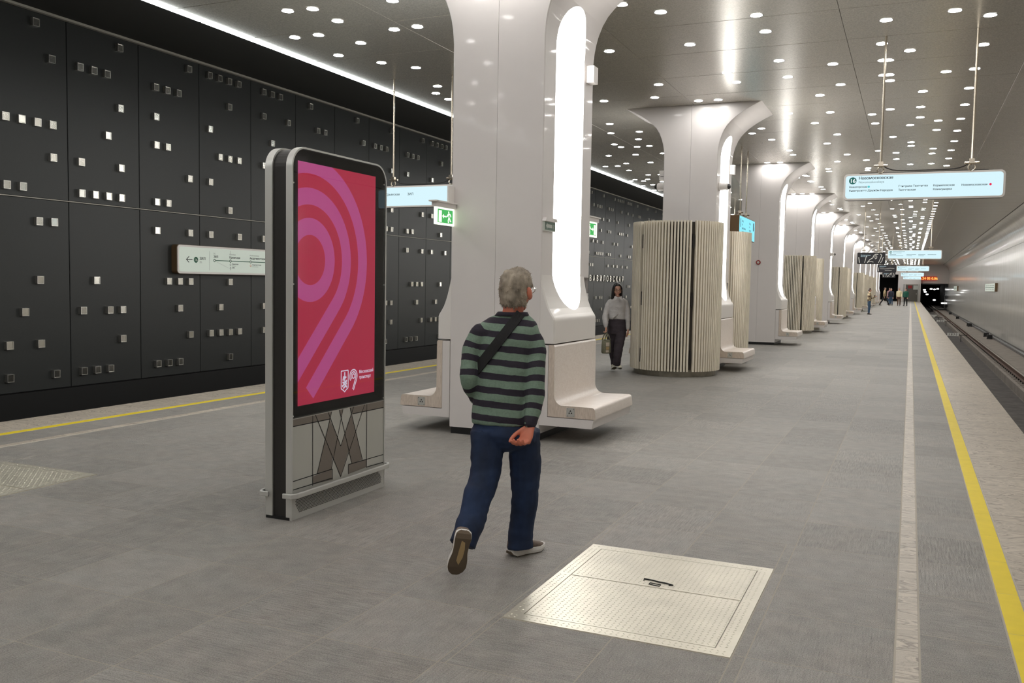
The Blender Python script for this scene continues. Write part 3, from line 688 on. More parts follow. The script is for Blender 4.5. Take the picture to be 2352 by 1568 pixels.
for s in (-1, 1):
    mb = MB(); c = .01
    def fr(y, yb, zs):                  # front or back half face, from the centre joint to the bevel
        for za, zb in zip(zs, zs[1:]):
            a, b = side_x(za), side_x(zb)
            mb.quad((.0015, y, za), (a-c, y, za), (b-c, y, zb), (.0015, y, zb)); mb.quad((a-c, y, za), (a, yb, za), (b, yb, zb), (b-c, y, zb))
        mb.quad((.0015, y, zs[0]), (.0015, y, zs[-1]), (.0015, YC, zs[-1]), (.0015, YC, zs[0]))
    fr(0, c, ZBODY); fr(DEP, DEP-c, ZBODY)
    zs = [z for z in ZBODY if z >= 1.68]
    mb.quad((HW, c, .072), (HW, DEP-c, .072), (HW, DEP-c, 1.48), (HW, c, 1.48))
    strip_with_hole(mb, [1.655, 1.672], lambda z: HW, c, DEP-c, YC, .05)
    strip_with_hole(mb, [1.672]+zs, side_x, c, DEP-c, YC, .05)
    mb.quad((.0015, 0, .072), (.0015, DEP, .072), (HW-c, DEP, .072), (HW-c, 0, .072))
    mb.v = [(s*x, y, z) for x, y, z in mb.v]
    smooth_by_angle(mb.build('cladding_half', M['white'], col), .35)
    # shroud over the bench
    sh = MB(); zsh = sorted(set([.985, 1.1, 1.2, 1.3095, 1.666]+[z for z, _ in SH if .99 < z < 1.665]+[1.72-.41*math.sin(PI/2*k/14) for k in range(2, 15)]))
    xf = lambda z: HW+interp(SH, z)+.002
    ya, yb_ = .006, 1.29; e = .016
    strip_with_hole(sh, zsh, xf, ya+e, yb_-e, YC-.03 if False else YC, .04)
    for za, zb in zip(zsh, zsh[1:]):
        a, b = xf(za), xf(zb)
        for yq, yr in ((ya, ya+e), (yb_, yb_-e)):
            sh.quad((HW-.03, yq, za), (a-e*.8, yq, za), (b-e*.8, yq, zb), (HW-.03, yq, zb)); sh.quad((a-e*.8, yq, za), (a, yr, za), (b, yr, zb), (b-e*.8, yq, zb))
    z0 = .985; a = xf(z0); sh.quad((HW-.03, ya, z0), (a-e*.8, ya, z0), (a-e*.8, yb_, z0), (HW-.03, yb_, z0)); sh.quad((a-e*.8, ya, z0), (a, ya+e, z0), (a, yb_-e, z0), (a-e*.8, yb_, z0))
    sh.v = [(s*x, y, z) for x, y, z in sh.v]
    smooth_by_angle(sh.build('bench_shroud', M['white2'], col), .5)
    lp = MB(); zl = sorted(set([1.72-.41*math.sin(PI/2*k/16) for k in range(17)]+[1.9, 2.8, 3.6]+[4.0+.45*math.sin(PI/2*k/14) for k in range(15)]))
    for za, zb in zip(zl, zl[1:]):
        f = lambda z: (xf(z) if z < 1.67 else side_x(z))-.022
        wa, wb = (slot_w(za)+.002 if slot_w(za) else 0), (slot_w(zb)+.002 if slot_w(zb) else 0)
        lp.quad((s*f(za), YC-wa, za), (s*f(za), YC+wa, za), (s*f(zb), YC+wb, zb), (s*f(zb), YC-wb, zb))
    lp.build('lit_slot_panel', M['slot'], col, fix=False)
MB().box(-.45, .45, .03, DEP-.03, .075, 4.93).box(-HW+.05, HW-.05, .03, DEP-.03, 4.5, 4.93).build('core', M['joint'], col)
MB().box(-HW+.014, HW-.014, .014, DEP-.014, 0, .071).build('plinth', M['black'], col)
# bench, right-hand version along +x
def make_bench():
    b = empty('bench', (CX, COLS[0], 0), '', 'bench', 'benches on the column sides')
    L0, L1 = .006, 1.29
    o_ = HW+.004
    car = MB().prism([(o_, .165), (o_+.555, .165), (o_+.572, .252), (o_+.086, .252), (o_+.086, .968), (o_, .968)], L0, L1, 'y')
    car.build('carcass', M['white'], b)
    prof = [(.09, .258)]
    prof += [(.590, .258), (.593, .275), (.585, .335)]
    for k in range(5):
        a = -.1+k*(PI/2+.1)/4; prof.append((.552+.032*math.cos(a), .345+.03*math.sin(a)))
    prof += [(.25, .372)]
    for k in range(8):
        a = -PI/2-k*(PI/2)/7; prof.append((.255+.10*math.cos(a), .478+.106*math.sin(a)))
    prof += [(.152, .955), (.142, .972), (.09, .972)]
    pts = [(o_+x, z) for x, z in prof]
    n = len(pts); e = .006
    st = MB(); ins = pts
    st.prism(pts, L0+.002, L1-.002, 'y', 0)
    st.m = [1, 1]+[0]*n
    o = st.build('seat_shell', [M['wood'], M['wood_edge']], b); smooth_by_angle(o, .5)
    bv = o.modifiers.new('bevel', 'BEVEL'); bv.width = .006; bv.segments = 2; bv.limit_method = 'ANGLE'; bv.angle_limit = .9
    for yq, sg in ((L0+.002, -1), (L1-.002, 1)):
        pl_ = MB().box(o_+.29, o_+.375, yq+min(0, sg*.004), yq+max(0, sg*.004), .27, .36).build('fixing_plate', M['alu'], b)
        for dx in (.3, .365):
            for dz in (.28, .35): MB().tube([(o_+dx, yq, dz), (o_+dx, yq+sg*.007, dz)], .006, 8).build('screw', M['mirror'], pl_)
        e_ = MB(); yy = yq+sg*.0045
        for q in range(3):
            a = PI/2+q*2*PI/3; cx_, cz_ = o_+.3325+.014*math.cos(a), .315+.014*math.sin(a)
            e_.add([(cx_+.011*math.cos(a+t), yy, cz_+.011*math.sin(a+t)) for t in (0, 2.1, 4.2)], [(0,1,2)])
        e_.build('emblem', M['dark'], pl_)
    return b
bench_r = make_bench()
bench_l = copy_tree(bench_r)
for ch in [o for o in bench_l.children_recursive]:
    pass
def mirror_tree(o):
    for ch in o.children_recursive:
        if ch.type == 'MESH':
            me = ch.data.copy(); me.transform(Matrix.Diagonal((-1, 1, 1, 1))); me.flip_normals(); ch.data = me
mirror_tree(bench_l)
ORD = ['nearest', 'second', 'third', 'fourth', 'fifth', 'sixth', 'seventh', 'eighth', 'ninth', 'tenth', 'eleventh', 'twelfth', 'thirteenth']
EXTRA = {0: 'right behind the striped man', 1: 'rising behind the round slatted screen', 2: 'with a round red fire alarm', 3: 'between slatted screens'}
for k, y in enumerate(COLS):
    c = col if k == 0 else copy_tree(col); c.location = (CX, y, 0)
    c['label'] = f'{ORD[k]} white flared column with tall lit side slots' + (', '+EXTRA[k] if k in EXTRA else ' along the platform row')
    for side, src in (('right', bench_r), ('left', bench_l)):
        if k > 8 and side == 'left': continue
        b = src if k == 0 else copy_tree(src); b.location = (CX, y, 0)
        b['label'] = f'whitewashed oak bench on the {side} side of the {ORD[k]} white column'

# ------------------------------------------------------------------ slatted round screens
DR = .80; DX = CX
def make_drum(single):
    d = empty('slatted_screen', (0, 0, 0), '', 'screen', 'round slatted screens by the columns')
    MB().lathe([(DR-.06, .13), (DR-.06, 2.68), (.3, 2.68)], 48).build('core', M['slat_core'], d)
    MB().lathe([(DR-.07, 0), (DR-.07, .13)], 48).build('plinth', M['plinth'], d)
    N_ = 92; w_ = .0150; gaps = {int(N_*(q/360)) for q in (233, 302)}
    sm = MB().box(DR-.058, DR, -w_, w_, .10, 2.7).mesh('slat', M['slat'])
    far = MB()
    for i in range(N_):
        if i in gaps: continue
        a = 2*PI*(i+.5)/N_
        if single:
            o = link('slat', sm, d); o.rotation_euler = (0, 0, a)
        else:
            ca, sa = math.cos(a), math.sin(a)
            vs = [(x*ca-y*sa, x*sa+y*ca, z) for x in (DR-.058, DR) for y in (-w_, w_) for z in (.10, 2.7)]
            far.add(vs, [(0,1,3,2),(4,6,7,5),(0,4,5,1),(2,3,7,6),(1,5,7,3)])
    if not single: tag(far.build('slats', M['slat'], d), kind='stuff')
    for g in gaps:
        a = 2*PI*(g+.5)/N_
        for z in (.35, 1.35, 2.35):
            o = MB().box(DR-.055, DR-.02, -.012, .012, z-.12, z+.12).build('hinge', M['dark'], d); o.rotation_euler = (0, 0, a)
    return d
dn = make_drum(True); df = make_drum(False)
first_f = True; first_n = True
for k in (1, 3, 5, 7, 8, 9, 10):
    for side in (0, 1):
        if k >= 8 and side: continue
        y = COLS[k]-DR-.015 if side == 0 else COLS[k]+DEP+DR+.015
        if k == 1:
            d = dn if first_n else copy_tree(dn); first_n = False
        else:
            d = df if first_f else copy_tree(df); first_f = False
        d.location = (DX, y, 0)
        d['label'] = f'round champagne slatted screen {"in front of" if side == 0 else "behind"} the {ORD[k]} white column'

# ------------------------------------------------------------------ downlights
LIGHTS = [tuple(p) for p in [[-7.3,9.43],[-6.95,9.47],[-5.84,9.54],[-6.96,10.02],[-7.99,10.48],[-7.6,10.49],[-6.11,10.61],[-6.47,10.62],[-3.32,10.65],[-7.28,11.05],[-2.96,11.11],[-7.99,11.53],[-1.89,11.65],[-7.62,12.14],[0.35,12.28],[-0.42,12.42],[-1.89,12.42],[-7.28,12.61],[0.75,12.63],[-4.12,12.68],[-2.96,12.72],[-0.5,13.57],[-7.6,13.91],[-1.93,14.06],[-0.15,14.09],[0.77,14.09],[-7.91,14.42],[-1.21,14.54],[-0.51,14.55],[-2.79,14.56],[-0.44,14.57],[-7.94,14.96],[-4.01,15.04],[-1.94,15.18],[-2.77,15.29],[-0.53,15.55],[-0.45,15.55],[0.75,15.56],[0.36,15.62],[-0.45,15.99],[-1.2,16.03],[-4.34,16.04],[-5.29,16.04],[-3.67,16.58],[-3.32,16.6],[-1.59,16.79],[0.75,16.99],[0.05,17.02],[-5.91,18.33],[-2.3,18.34],[0.03,18.44],[-1.55,18.46],[0.76,18.47],[-0.49,18.5],[-0.82,18.93],[-5.59,19.45],[-6.24,19.46],[0.03,19.54],[-1.93,19.56],[-3.04,19.87],[0.76,19.94],[-0.8,19.97],[0.36,20.02],[-0.15,20.39],[-3.32,20.43],[-5.89,20.44],[-6.65,21.02],[-1.61,21.14],[0.36,21.15],[0.76,21.4],[-3.04,21.43],[-6.62,21.47],[-5.92,21.51],[-6.23,21.54],[-0.5,21.83],[-1.92,22.37],[-0.13,22.75],[-5.92,22.81],[-7.36,22.81],[-6.64,22.82],[0.76,22.85],[-2.87,23.23],[-0.13,23.32],[0.35,23.9],[-0.85,23.91],[-2.87,24.01],[0.75,24.3],[-1.6,24.33],[-0.47,24.38],[-7.36,24.39],[-6.67,24.4],[0.34,24.75],[-7.74,24.83],[-8.11,24.85],[-3.69,25.32],[-3.36,25.35],[-1.2,25.52],[-1.2,25.52],[-0.48,25.55],[-1.92,25.59],[0.75,25.78],[-7.72,25.89],[0.36,26.7],[-0.15,26.71],[-7.46,27.06],[-2.27,27.09],[-7.1,27.11],[-1.22,27.2],[0.75,27.26],[-1.24,27.39],[-2.29,27.68],[-1.26,27.73],[-8.2,28.18],[-7.79,28.2],[-3.0,28.65],[-3.01,30.23]]]
def clear(x, y):
    return not any(abs(x-CX) < 1.32 and cy-.08 < y < cy+DEP+.08 for cy in COLS)
blk = [(x, y) for x, y in LIGHTS if x > -3.8 and 16.9 <= y < 25.5]
def free(x, y, L): return clear(x, y) and all(abs(x-a)+abs(y-b) > .2 for a, b in L)
allL = [p for p in LIGHTS]
for r in range(-4, 14):
    for x, y in blk:
        yy = y+8.6*r
        for xx, lim in ((x, 28.3), (-7.68-x, 28.3)):
            lo = 10.4 if xx > -3.8 else 8.7
            if xx < -3.8 and 8.7 < yy < 28.3: continue
            if (yy < lo or yy > lim) and YB+.3 < yy < YE-.5 and free(xx, yy, allL[-90:]): allL.append((xx, yy))
dl = MB(); N_ = 14; R0, R1 = .074, .088
dl.add([(R0*math.cos(2*PI*i/N_), R0*math.sin(2*PI*i/N_), -.003) for i in range(N_)], [tuple(range(N_))[::-1]], 0)
dl.add([(R0*math.cos(2*PI*i/N_), R0*math.sin(2*PI*i/N_), -.003) for i in range(N_)]+[(R1*math.cos(2*PI*i/N_), R1*math.sin(2*PI*i/N_), -.001) for i in range(N_)],
       [(i, (i+1) % N_, N_+(i+1) % N_, N_+i)[::-1] for i in range(N_)], 1)
dme = dl.mesh('downlight', [M['down'], M['dark']])
def rank(p):
    d = seen(p[0], p[1]); q = Vector((p[0], p[1], ZC-CAM_H)); dd = q.dot(fw)
    ok = dd > 0 and abs(q.dot(RV)/dd*FPX) < 1180 and q.dot(UV)/dd*FPX < 790
    return (0 if ok else 1, dd)
allL.sort(key=rank); rest = MB()
for i, (x, y) in enumerate(allL):
    if i < 296 and rank((x, y))[0] == 0:
        o = link('downlight', dme, None, (x, y, ZC))
        k = sum(1 for cy in COLS if cy+.7 < y)
        bay = 'before the nearest column' if k == 0 else f'between the {ORD[k-1]} and {ORD[min(k, 12)]} columns'
        lane = ('over the left platform edge' if x < -7.2 else 'left of the column row' if x < -5.2 else 'beside the column row' if x < -2.6 else 'over the right walkway' if x < -1 else 'near the right platform edge' if x < .6 else 'in the outermost right row')
        tag(o, f'round lit downlight {lane}, {bay}', 'light', 'ceiling downlights '+lane+' '+bay)
    else: rest.add([(v[0]+x, v[1]+y, v[2]+ZC) for v in dl.v], dl.f); rest.m[-len(dl.f):] = dl.m
tag(rest.build('downlights_beyond', [M['down'], M['dark']], fix=False), 'rows of tiny lit downlights far along the ceiling', 'light', kind='stuff')

# ------------------------------------------------------------------ hanging signs
def rod(parent, x, z0, y=0):
    r = MB().tube([(x, y, z0+.10), (x, y, ZC-.02)], .016, 8).build('hanger_rod', M['pole'], parent)
    MB().box(x-.035, x+.035, y-.03, y+.03, ZC-.30, ZC-.22).tube([(x-.07, y, ZC-.26), (x+.07, y, ZC-.26)], .014, 6).tube([(x+.03, y, ZC-.22), (x+.05, y, ZC)], .012, 6).build('top_clamp', M['pole'], r)
    MB().box(x-.03, x+.03, y-.03, y+.03, z0+.09, z0+.15).tube([(x-.085, y, z0+.10), (x+.085, y, z0+.10)], .017, 6).build('bottom_clamp', M['pole'], r)
    MB().tube([(x+.042*math.cos(a*PI/6), y, z0+.04+.042*math.sin(a*PI/6)) for a in range(13)], .009, 6, cap=False).build('shackle', M['pole'], r)
def platform_sign(loc, lab, full, left=False, rods=(-.515, .58)):
    s = empty('platform_sign', loc, lab, 'sign', 'hanging platform light boxes')
    W, Hh = .975, .178
    MB().prism(rrect(W, Hh, .055), .006, .11, 'y').build('casing', M['dark'], s)
    rm = MB(); o_ = rrect(W, Hh, .055); i_ = rrect(W-.025, Hh-.025, .04); n = len(o_)
    rm.add([(a, 0, b) for a, b in o_]+[(a, -.004, b) for a, b in i_]+[(a, .006, b) for a, b in o_], [(k, (k+1) % n, n+(k+1) % n, n+k) for k in range(n)]+[(k, (k+1) % n, 2*n+(k+1) % n, 2*n+k) for k in range(n)])
    rm.build('rim', M['white2'], s)
    MB().add([(a, -.003, b) for a, b in rrect(W-.025, Hh-.025, .04)], [tuple(range(28))]).build('lit_face', M['screen'], s)
    for x in rods: rod(s, x, Hh)
    MB().box(-W*.8, W*.8, .03, .08, Hh, Hh+.012).build('mount_bar', M['dark'], s)
    MB().tube([(rods[0]+(rods[1]-rods[0])*t, .02, Hh+.025+.10*(abs(2*t-1))**6) for t in [i/16 for i in range(17)]], .008, 6).build('power_cable', M['dark'], s)
    A, B = (1,0,0), (0,0,1); Y_ = -.0045
    if left:
        MB().text('Крымская', .055, (-.66, Y_, .02), A, B, bold=.001).build('lettering', M['ink'], s); MB().text('ЗИЛ', .055, (-.24, Y_, .02), A, B, bold=.001).build('lettering', M['ink'], s)
        return s
    c = MB(); c.add([(-.86+.048*math.cos(2*PI*k/24), Y_, .085+.048*math.sin(2*PI*k/24)) for k in range(24)], [tuple(range(24))]); c.build('line_badge', M['green16'], s)
    MB().text('16', .072, (-.86, Y_-.001, .060), A, B, 'CENTER', bold=.0015).build('badge_number', M['whitep'], s)
    t = MB(); t.text('Новомосковская', .052, (-.785, Y_, .10), A, B, bold=.002)
    if full:
        sz = .0365
        for x, z, q in ((-.905, -.012, 'Новаторская'), (-.905, -.062, 'Университет Дружбы Народов'), (-.285, -.014, 'Генерала Тюленева'), (-.285, -.064, 'Тютчевская'), (.135, -.016, 'Корниловская'), (.135, -.066, 'Коммунарка'), (.468, -.018, 'Новомосковская')):
            MB().text(q, sz, (x, Y_, z), A, B, bold=.0012).build('lettering', M['ink'], s)
    else:
        for x, z, w_ in ((-.905, -.012, .24), (-.905, -.06, .5), (-.285, -.012, .34), (-.285, -.06, .2), (.135, -.012, .25), (.135, -.06, .2), (.468, -.012, .3)): t.box(x, x+w_, Y_-.001, Y_, z, z+.014)
    t.build('lettering', M['ink' if full else 'ink_pale'], s)
    MB().text('Novomoskovskaya', .042, (-.785, Y_, .05), A, B).build('latin_lettering', M['ink_pale'], s)
    if full:
        for x, z, mm in ((-.655, 0, 'teal'), (.805, -.006, 'reddot')):
            MB().add([(x+.015*math.cos(2*PI*k/16), Y_, z+.015*math.sin(2*PI*k/16)) for k in range(16)], [tuple(range(16))]).build('interchange_dot', M[mm], s)
    return s
platform_sign((.078, 13.2, 2.958), 'large lit hanging platform sign over the right edge, nearest the camera', True)
platform_sign((-7.52, 13.2, 2.995), 'lit hanging sign between advertising kiosk and nearest column', False, True)
for y, nm in ((38.9, 'second'), (64.7, 'third'), (90.5, 'fourth'), (116.3, 'fifth')):
    platform_sign((.078, y, 2.96), f'{nm} lit hanging platform sign down the right side', False)
for y, nm in ((38.9, 'second'), (64.7, 'third')):
    platform_sign((-7.52, y, 2.99), f'{nm} lit hanging platform sign down the left side', False, True)
def map_screen(x, y, lab, full):
    s = empty('map_screen', (x, y, 2.9), lab, 'screen', 'dark hanging map screens')
    MB().prism(rrect(.56, .245, .04), 0, .12, 'y').build('casing', M['black'], s)
    MB().add([(a, -.004, b) for a, b in rrect(.525, .21, .02)], [tuple(range(28))]).build('display', M['dscreen'], s)
    for q in (-.3, .3): rod(s, q, .245, .06)
    m_ = MB()
    def road(pts, w_):
        for (a, b), (c, d) in zip(pts, pts[1:]):
            v = Vector((c-a, d-b)); nn = Vector((-v.y, v.x)).normalized()*w_/2
            m_.add([(a+nn.x, -.006, b+nn.y), (a-nn.x, -.006, b-nn.y), (c-nn.x, -.006, d-nn.y), (c+nn.x, -.006, d+nn.y)], [(0,1,2,3)])
    if full:
        road([(-.15, -.19), (-.05, -.05), (.07, .02), (.10, .12), (.18, .18), (.28, .17)], .028); road([(.30, -.19), (.38, 0), (.42, .14), (.36, .19)], .024)
        road([(.38, -.19), (.44, -.1), (.47, .02), (.5, .06)], .02); road([(-.26, -.19), (-.22, -.05), (-.2, .08), (-.18, .12)], .022)
        road([(.16, .0), (.15, .08), (.19, .13), (.23, .08), (.22, 0), (.16, -.02)], .02); road([(-.14, -.16), (0, -.13), (.1, -.16)], .02); road([(-.5, .05), (-.46, -.19)], .03)
    else:
        road([(-.4, -.02), (-.1, -.03), (.2, .02), (.45, .0)], .02); road([(-.1, -.12), (.1, -.11), (.3, -.13)], .02); road([(-.5, .05), (-.46, -.19)], .03)
    m_.build('map_lines', M['map_line'], s)
    MB().text('Выход в город', .055, (-.42, -.006, .12), (1,0,0), (0,0,1)).build('lettering', M['screen'], s); MB().text('Exit to the city', .045, (-.42, -.006, .065), (1,0,0), (0,0,1)).build('lettering', M['screen'], s)
map_screen(-1.62, 42, 'dark hanging screen with a pale street map, nearest of these', True)
map_screen(-1.45, 62, 'dark hanging map screen behind and below the nearest one', False)
map_screen(-1.9, 90, 'farthest dark hanging map screen, partly behind lit signs', True)
ex = empty('exit_screen', (-3.72, 22.65, 2.99), 'cyan lit hanging exit screen above the slatted screen', 'screen')
MB().prism(rrect(1.14, .27, .03), -.24, -.006, 'x').build('casing', M['brown'], ex)
MB().add([(.0, a, b) for a, b in rrect(1.12, .255, .02)], [tuple(range(28))]).build('lit_face', M['cyan'], ex)
t = MB()
for y_, q in ((-.8, ['Выход', 'Exit', 'улица Вавилова', 'улица Строителей', 'Ленинский']), (.25, ['Выход', 'Exit', 'проспект', 'площадь', 'парк'])):
    for i, s_ in enumerate(q): MB().text(s_, .07, (.002, y_, .13-.085*i), (0,1,0), (0,0,1), bold=.002).build('lettering', M['ink'], ex)
t.box(.002, .003, -1.0, -.94, -.0, .2); t.box(.002, .003, .85, .97, .0, .2)
t.build('door_symbols', M['ink'], ex)
for q in (-.45, .45):
    rod(ex, -.12, .27, q)

# ------------------------------------------------------------------ signs and devices on the columns
def exit_sign(loc, lab, flip):          # hangs in the plane along the platform, facing +x
    s = empty('exit_sign', loc, lab, 'exit sign', rz=PI/2); f = -1 if flip else 1
    W_, V_ = 1.40, 1.05
    def bx(mb, x0, x1, y0, y1, z0, z1):
        a, b = sorted((f*x0*W_, f*x1*W_)); mb.box(a, b, y0, y1, z0*V_, z1*V_); return mb
    bx(MB(), -.175, .145, -.045, .045, .105, .118).build('shade_cap', M['white2'], s)
    bx(MB(), -.15, .142, -.03, .03, .06, .105).build('ballast', M['white'], s)
    bx(MB(), .058, .145, -.006, .012, .118, .285).build('wall_plate', M['white2'], s)
    bx(MB(), -.145, .142, -.009, .009, -.105, .06).build('lit_panel', M['exit_glow'], s)
    bx(MB(), -.112, .116, -.0115, -.0095, -.085, .043).build('green_field', M['exit_green'], s)
    p = MB(); Y_ = -.0125
    def q(*pts): p.add([(f*a*W_, Y_, (b*.93+.012)*V_) for a, b in pts], [tuple(range(len(pts)))])
    q((-.1, .02), (-.055, .02), (-.055, -.098), (-.1, -.098))
    q((-.048, -.035), (-.024, -.012), (-.024, -.028), (.022, -.03), (.022, -.043), (-.024, -.043), (-.024, -.06))
    q(*[(.052+.0085*math.cos(2*PI*k/10), .012+.011*math.sin(2*PI*k/10)) for k in range(10)])
    for a in ([(.052, -.002), (.056, -.045)], [(.056, -.045), (.045, -.07), (.048, -.098)], [(.056, -.045), (.072, -.06), (.075, -.08), (.09, -.08)], [(.05, -.004), (.034, -.022), (.03, -.036)], [(.056, -.004), (.078, -.012), (.085, -.035)]):
        for (u, v), (u2, v2) in zip(a, a[1:]):
            d = Vector((u2-u, v2-v)).normalized(); nn = Vector((-d.y, d.x))*.0065
            q((u+nn.x, v+nn.y), (u-nn.x, v-nn.y), (u2-nn.x, v2-nn.y), (u2+nn.x, v2+nn.y))
    tag(p.build('pictogram', M['exit_glow'], s), kind='stuff')
exit_sign((-4.345, 8.125, 2.262), 'green lit running-man exit sign on the left front of nearest column', False)
exit_sign((-3.42, 9.985, 2.24), 'green lit exit sign mostly hidden behind right edge of nearest column', True)
s = empty('direction_plate', (CX+HW, 8.48, 2.165), 'small unlit green arrow plate beside the lit slot of nearest column', 'sign')
MB().prism([(-.14, -.06), (.16, -.06), (.16, .035), (-.14, .035)], .0, .022, 'x').build('casing', M['dull_white'], s)
MB().prism([(-.15, .035), (.17, .035), (.16, .07), (-.13, .07)], .0, .04, 'x').build('hood', M['white'], s)
MB().box(.022, .024, -.125, .145, -.05, .028).build('green_field', M['dull_green'], s)
m_ = MB(); m_.add([(.0255, y, z) for y, z in [(-.11, -.01), (-.07, .022), (-.07, .006), (.06, .006), (.06, -.028), (-.07, -.028), (-.07, -.044)]], [tuple(range(7))]); m_.text('8', .06, (.0255, .085, -.035), (0,1,0), (0,0,1)); m_.build('arrow', M['dull_white'], s)
def speaker(k, lab, left=False):
    f = -1 if left else 1
    s = empty('wall_speaker', (CX+f*HW, COLS[k]+1.28, 3.88), lab, 'speaker')
    a, b = sorted((0, f*.09)); MB().box(a, b, -.07, .07, -.09, .09).build('housing', M['white2'], s)
    a, b = sorted((0, f*.05)); MB().box(a, b, .07, .12, -.075, .075).build('bracket', M['white'], s)
speaker(0, 'white loudspeaker box beside slot top of nearest column'); speaker(1, 'white loudspeaker box on right face of second column'); speaker(1, 'white loudspeaker box on left face of second column', True)
def camera(k, left, z, lab):
    f = -1 if left else 1
    s = empty('security_camera', (CX+f*HW, COLS[k]+.2, z), lab, 'camera')
    mb = MB(); mb.lathe([(0, 0), (.075, 0), (.085, .012), (.075, .03), (.072, .15), (.06, .165), (0, .165)], 16); mb.v = [(f*z_, y_, x_) for x_, y_, z_ in mb.v]; mb.build('housing', M['white2'], s, smooth=False)
    mb = MB(); mb.lathe([(.052, .165), (.05, .19), (.035, .215), (0, .225)], 14); mb.v = [(f*z_, y_, x_) for x_, y_, z_ in mb.v]; mb.build('dome', M['black_gloss'], s, smooth=True)
camera(1, False, 3.44, 'white dome camera on right face of second column'); camera(1, True, 3.47, 'white dome camera on left face of second column'); camera(4, False, 3.1, 'small dome camera on right face of fifth column')
s = empty('cable_box', (CX-HW, COLS[1]+.2, 3.68), 'small white cable box above camera on left of second column', 'box'); MB().box(-.12, 0, -.06, .06, -.09, .09).build('housing', M['white2'], s); MB().box(-.10, -.02, -.062, -.06, -.03, -.02).build('cover_slot', M['dark'], s)
s = empty('fire_alarm', (CX, COLS[2], 2.26), 'round red fire alarm with pale centre on third column', 'alarm')
for r0, r1, d0, d1, mm, nm in ((0, .062, 0, .03, 'red', 'base'), (0, .035, .03, .04, 'dull_white', 'button')):
    mb = MB(); mb.lathe([(r1, d0), (r1, d1), (0, d1)], 20); mb.v = [(x_, -z_, y_) for x_, y_, z_ in mb.v]; mb.build(nm, M[mm], s)

# ------------------------------------------------------------------ advertising kiosk
KX0, KX1, KY0, KY1, KZ = -3.86, -3.645, 4.755, 5.895, 2.44
kk = empty('advertising_kiosk', (0, 0, 0), 'tall double-sided advertising kiosk with red poster and steel frame', 'kiosk')
def hoop(r, inset, z0=.0):
    y0, y1, z1 = KY0+inset, KY1-inset, KZ-inset; r -= inset; out = [(y0, z0)]
    for k in range(9):
        a = PI-PI/2*k/8; out.append((y0+r+r*math.cos(a), z1-r+r*math.sin(a)))
    for k in range(9):
        a = PI/2-PI/2*k/8; out.append((y1-r+r*math.cos(a), z1-r+r*math.sin(a)))
    return out+[(y1, z0)]
def hoop_frame(x0, x1, nm, mm, t):
    mb = MB(); o_ = hoop(.14, 0, .02); i_ = hoop(.14, t, .02); n = len(o_)
    for x in (x0, x1): mb.add([(x, a, b) for a, b in o_]+[(x, a, b) for a, b in i_], [(k, k+1, n+k+1, n+k) for k in range(n-1)])
    mb.add([(x0, a, b) for a, b in o_]+[(x1, a, b) for a, b in o_], [(k, k+1, n+k+1, n+k) for k in range(n-1)])
    mb.add([(x0, a, b) for a, b in i_]+[(x1, a, b) for a, b in i_], [(k, k+1, n+k+1, n+k) for k in range(n-1)])
    mb.add([(x0, *o_[0]), (x1, *o_[0]), (x1, *i_[0]), (x0, *i_[0]), (x0, *o_[-1]), (x1, *o_[-1]), (x1, *i_[-1]), (x0, *i_[-1])], [(0,1,2,3),(4,5,6,7)])
    return smooth_by_angle(mb.build(nm, mm, kk), .5)
hoop_frame(KX0, KX0+.056, 'steel_hoop', M['alu'], .012); hoop_frame(KX1-.048, KX1, 'steel_hoop', M['alu'], .012)
MB().prism(hoop(.135, .014, .02), KX0+.004, KX1-.052, 'x').build('body', M['dark'], kk)
MB().prism(hoop(.135, .014, .02), KX1-.052, KX1-.02, 'x').build('backing', M['dark'], kk)
MB().box(KX0+.003, KX1-.022, KY0+.002, KY1-.005, 0, .02).build('base_plate', M['black'], kk)
gz0 = .675
gpt = hoop(.135, .013, gz0)
MB().prism(gpt, KX1-.019, KX1-.008, 'x').build('black_bezel', M['black_gloss'], kk)
PY0, PY1, PZ0, PZ1 = 4.825, 5.75, .749, 2.347
XP = KX1-.0075
MB().quad((XP, PY0, PZ0), (XP, PY1, PZ0), (XP, PY1, PZ1), (XP, PY0, PZ1)).build('poster', M['poster_red'], kk)
def clip(poly, f):
    out = []
    for (p, q) in zip(poly, poly[1:]+poly[:1]):
        a, b = f(p), f(q)
        if a >= 0: out.append(p)
        if a*b < 0: t = a/(a-b); out.append((p[0]+(q[0]-p[0])*t, p[1]+(q[1]-p[1])*t))
    return out
def cliprect(poly):
    for f in (lambda p: p[0]-PY0, lambda p: PY1-p[0], lambda p: p[1]-PZ0, lambda p: PZ1-p[1]):
        poly = clip(poly, f)
        if len(poly) < 3: return None
    return poly
pk = MB(); C0 = (4.957, 1.71)
def ringp(r0, r1, a0, a1, n=60):
    for k in range(n):
        a, b = a0+(a1-a0)*k/n, a0+(a1-a0)*(k+1)/n
        poly = [(C0[0]+r*math.cos(t), C0[1]+r*math.sin(t)) for r, t in ((r0, a), (r1, a), (r1, b), (r0, b))]
        poly = cliprect(poly)
        if poly: pk.add([(XP+.0008, y, z) for y, z in poly], [tuple(range(len(poly)))])
def tail(r0, r1, ln):
    s_ = math.sqrt(.5)
    a = [(C0[0]+r*s_, C0[1]-r*s_) for r in (r0, r1)]
    poly = [a[0], a[1], (a[1][0]-ln*s_, a[1][1]-ln*s_), (a[0][0]-ln*s_, a[0][1]-ln*s_)]
    poly = cliprect(poly)
    if poly: pk.add([(XP+.0008, y, z) for y, z in poly], [tuple(range(len(poly)))])
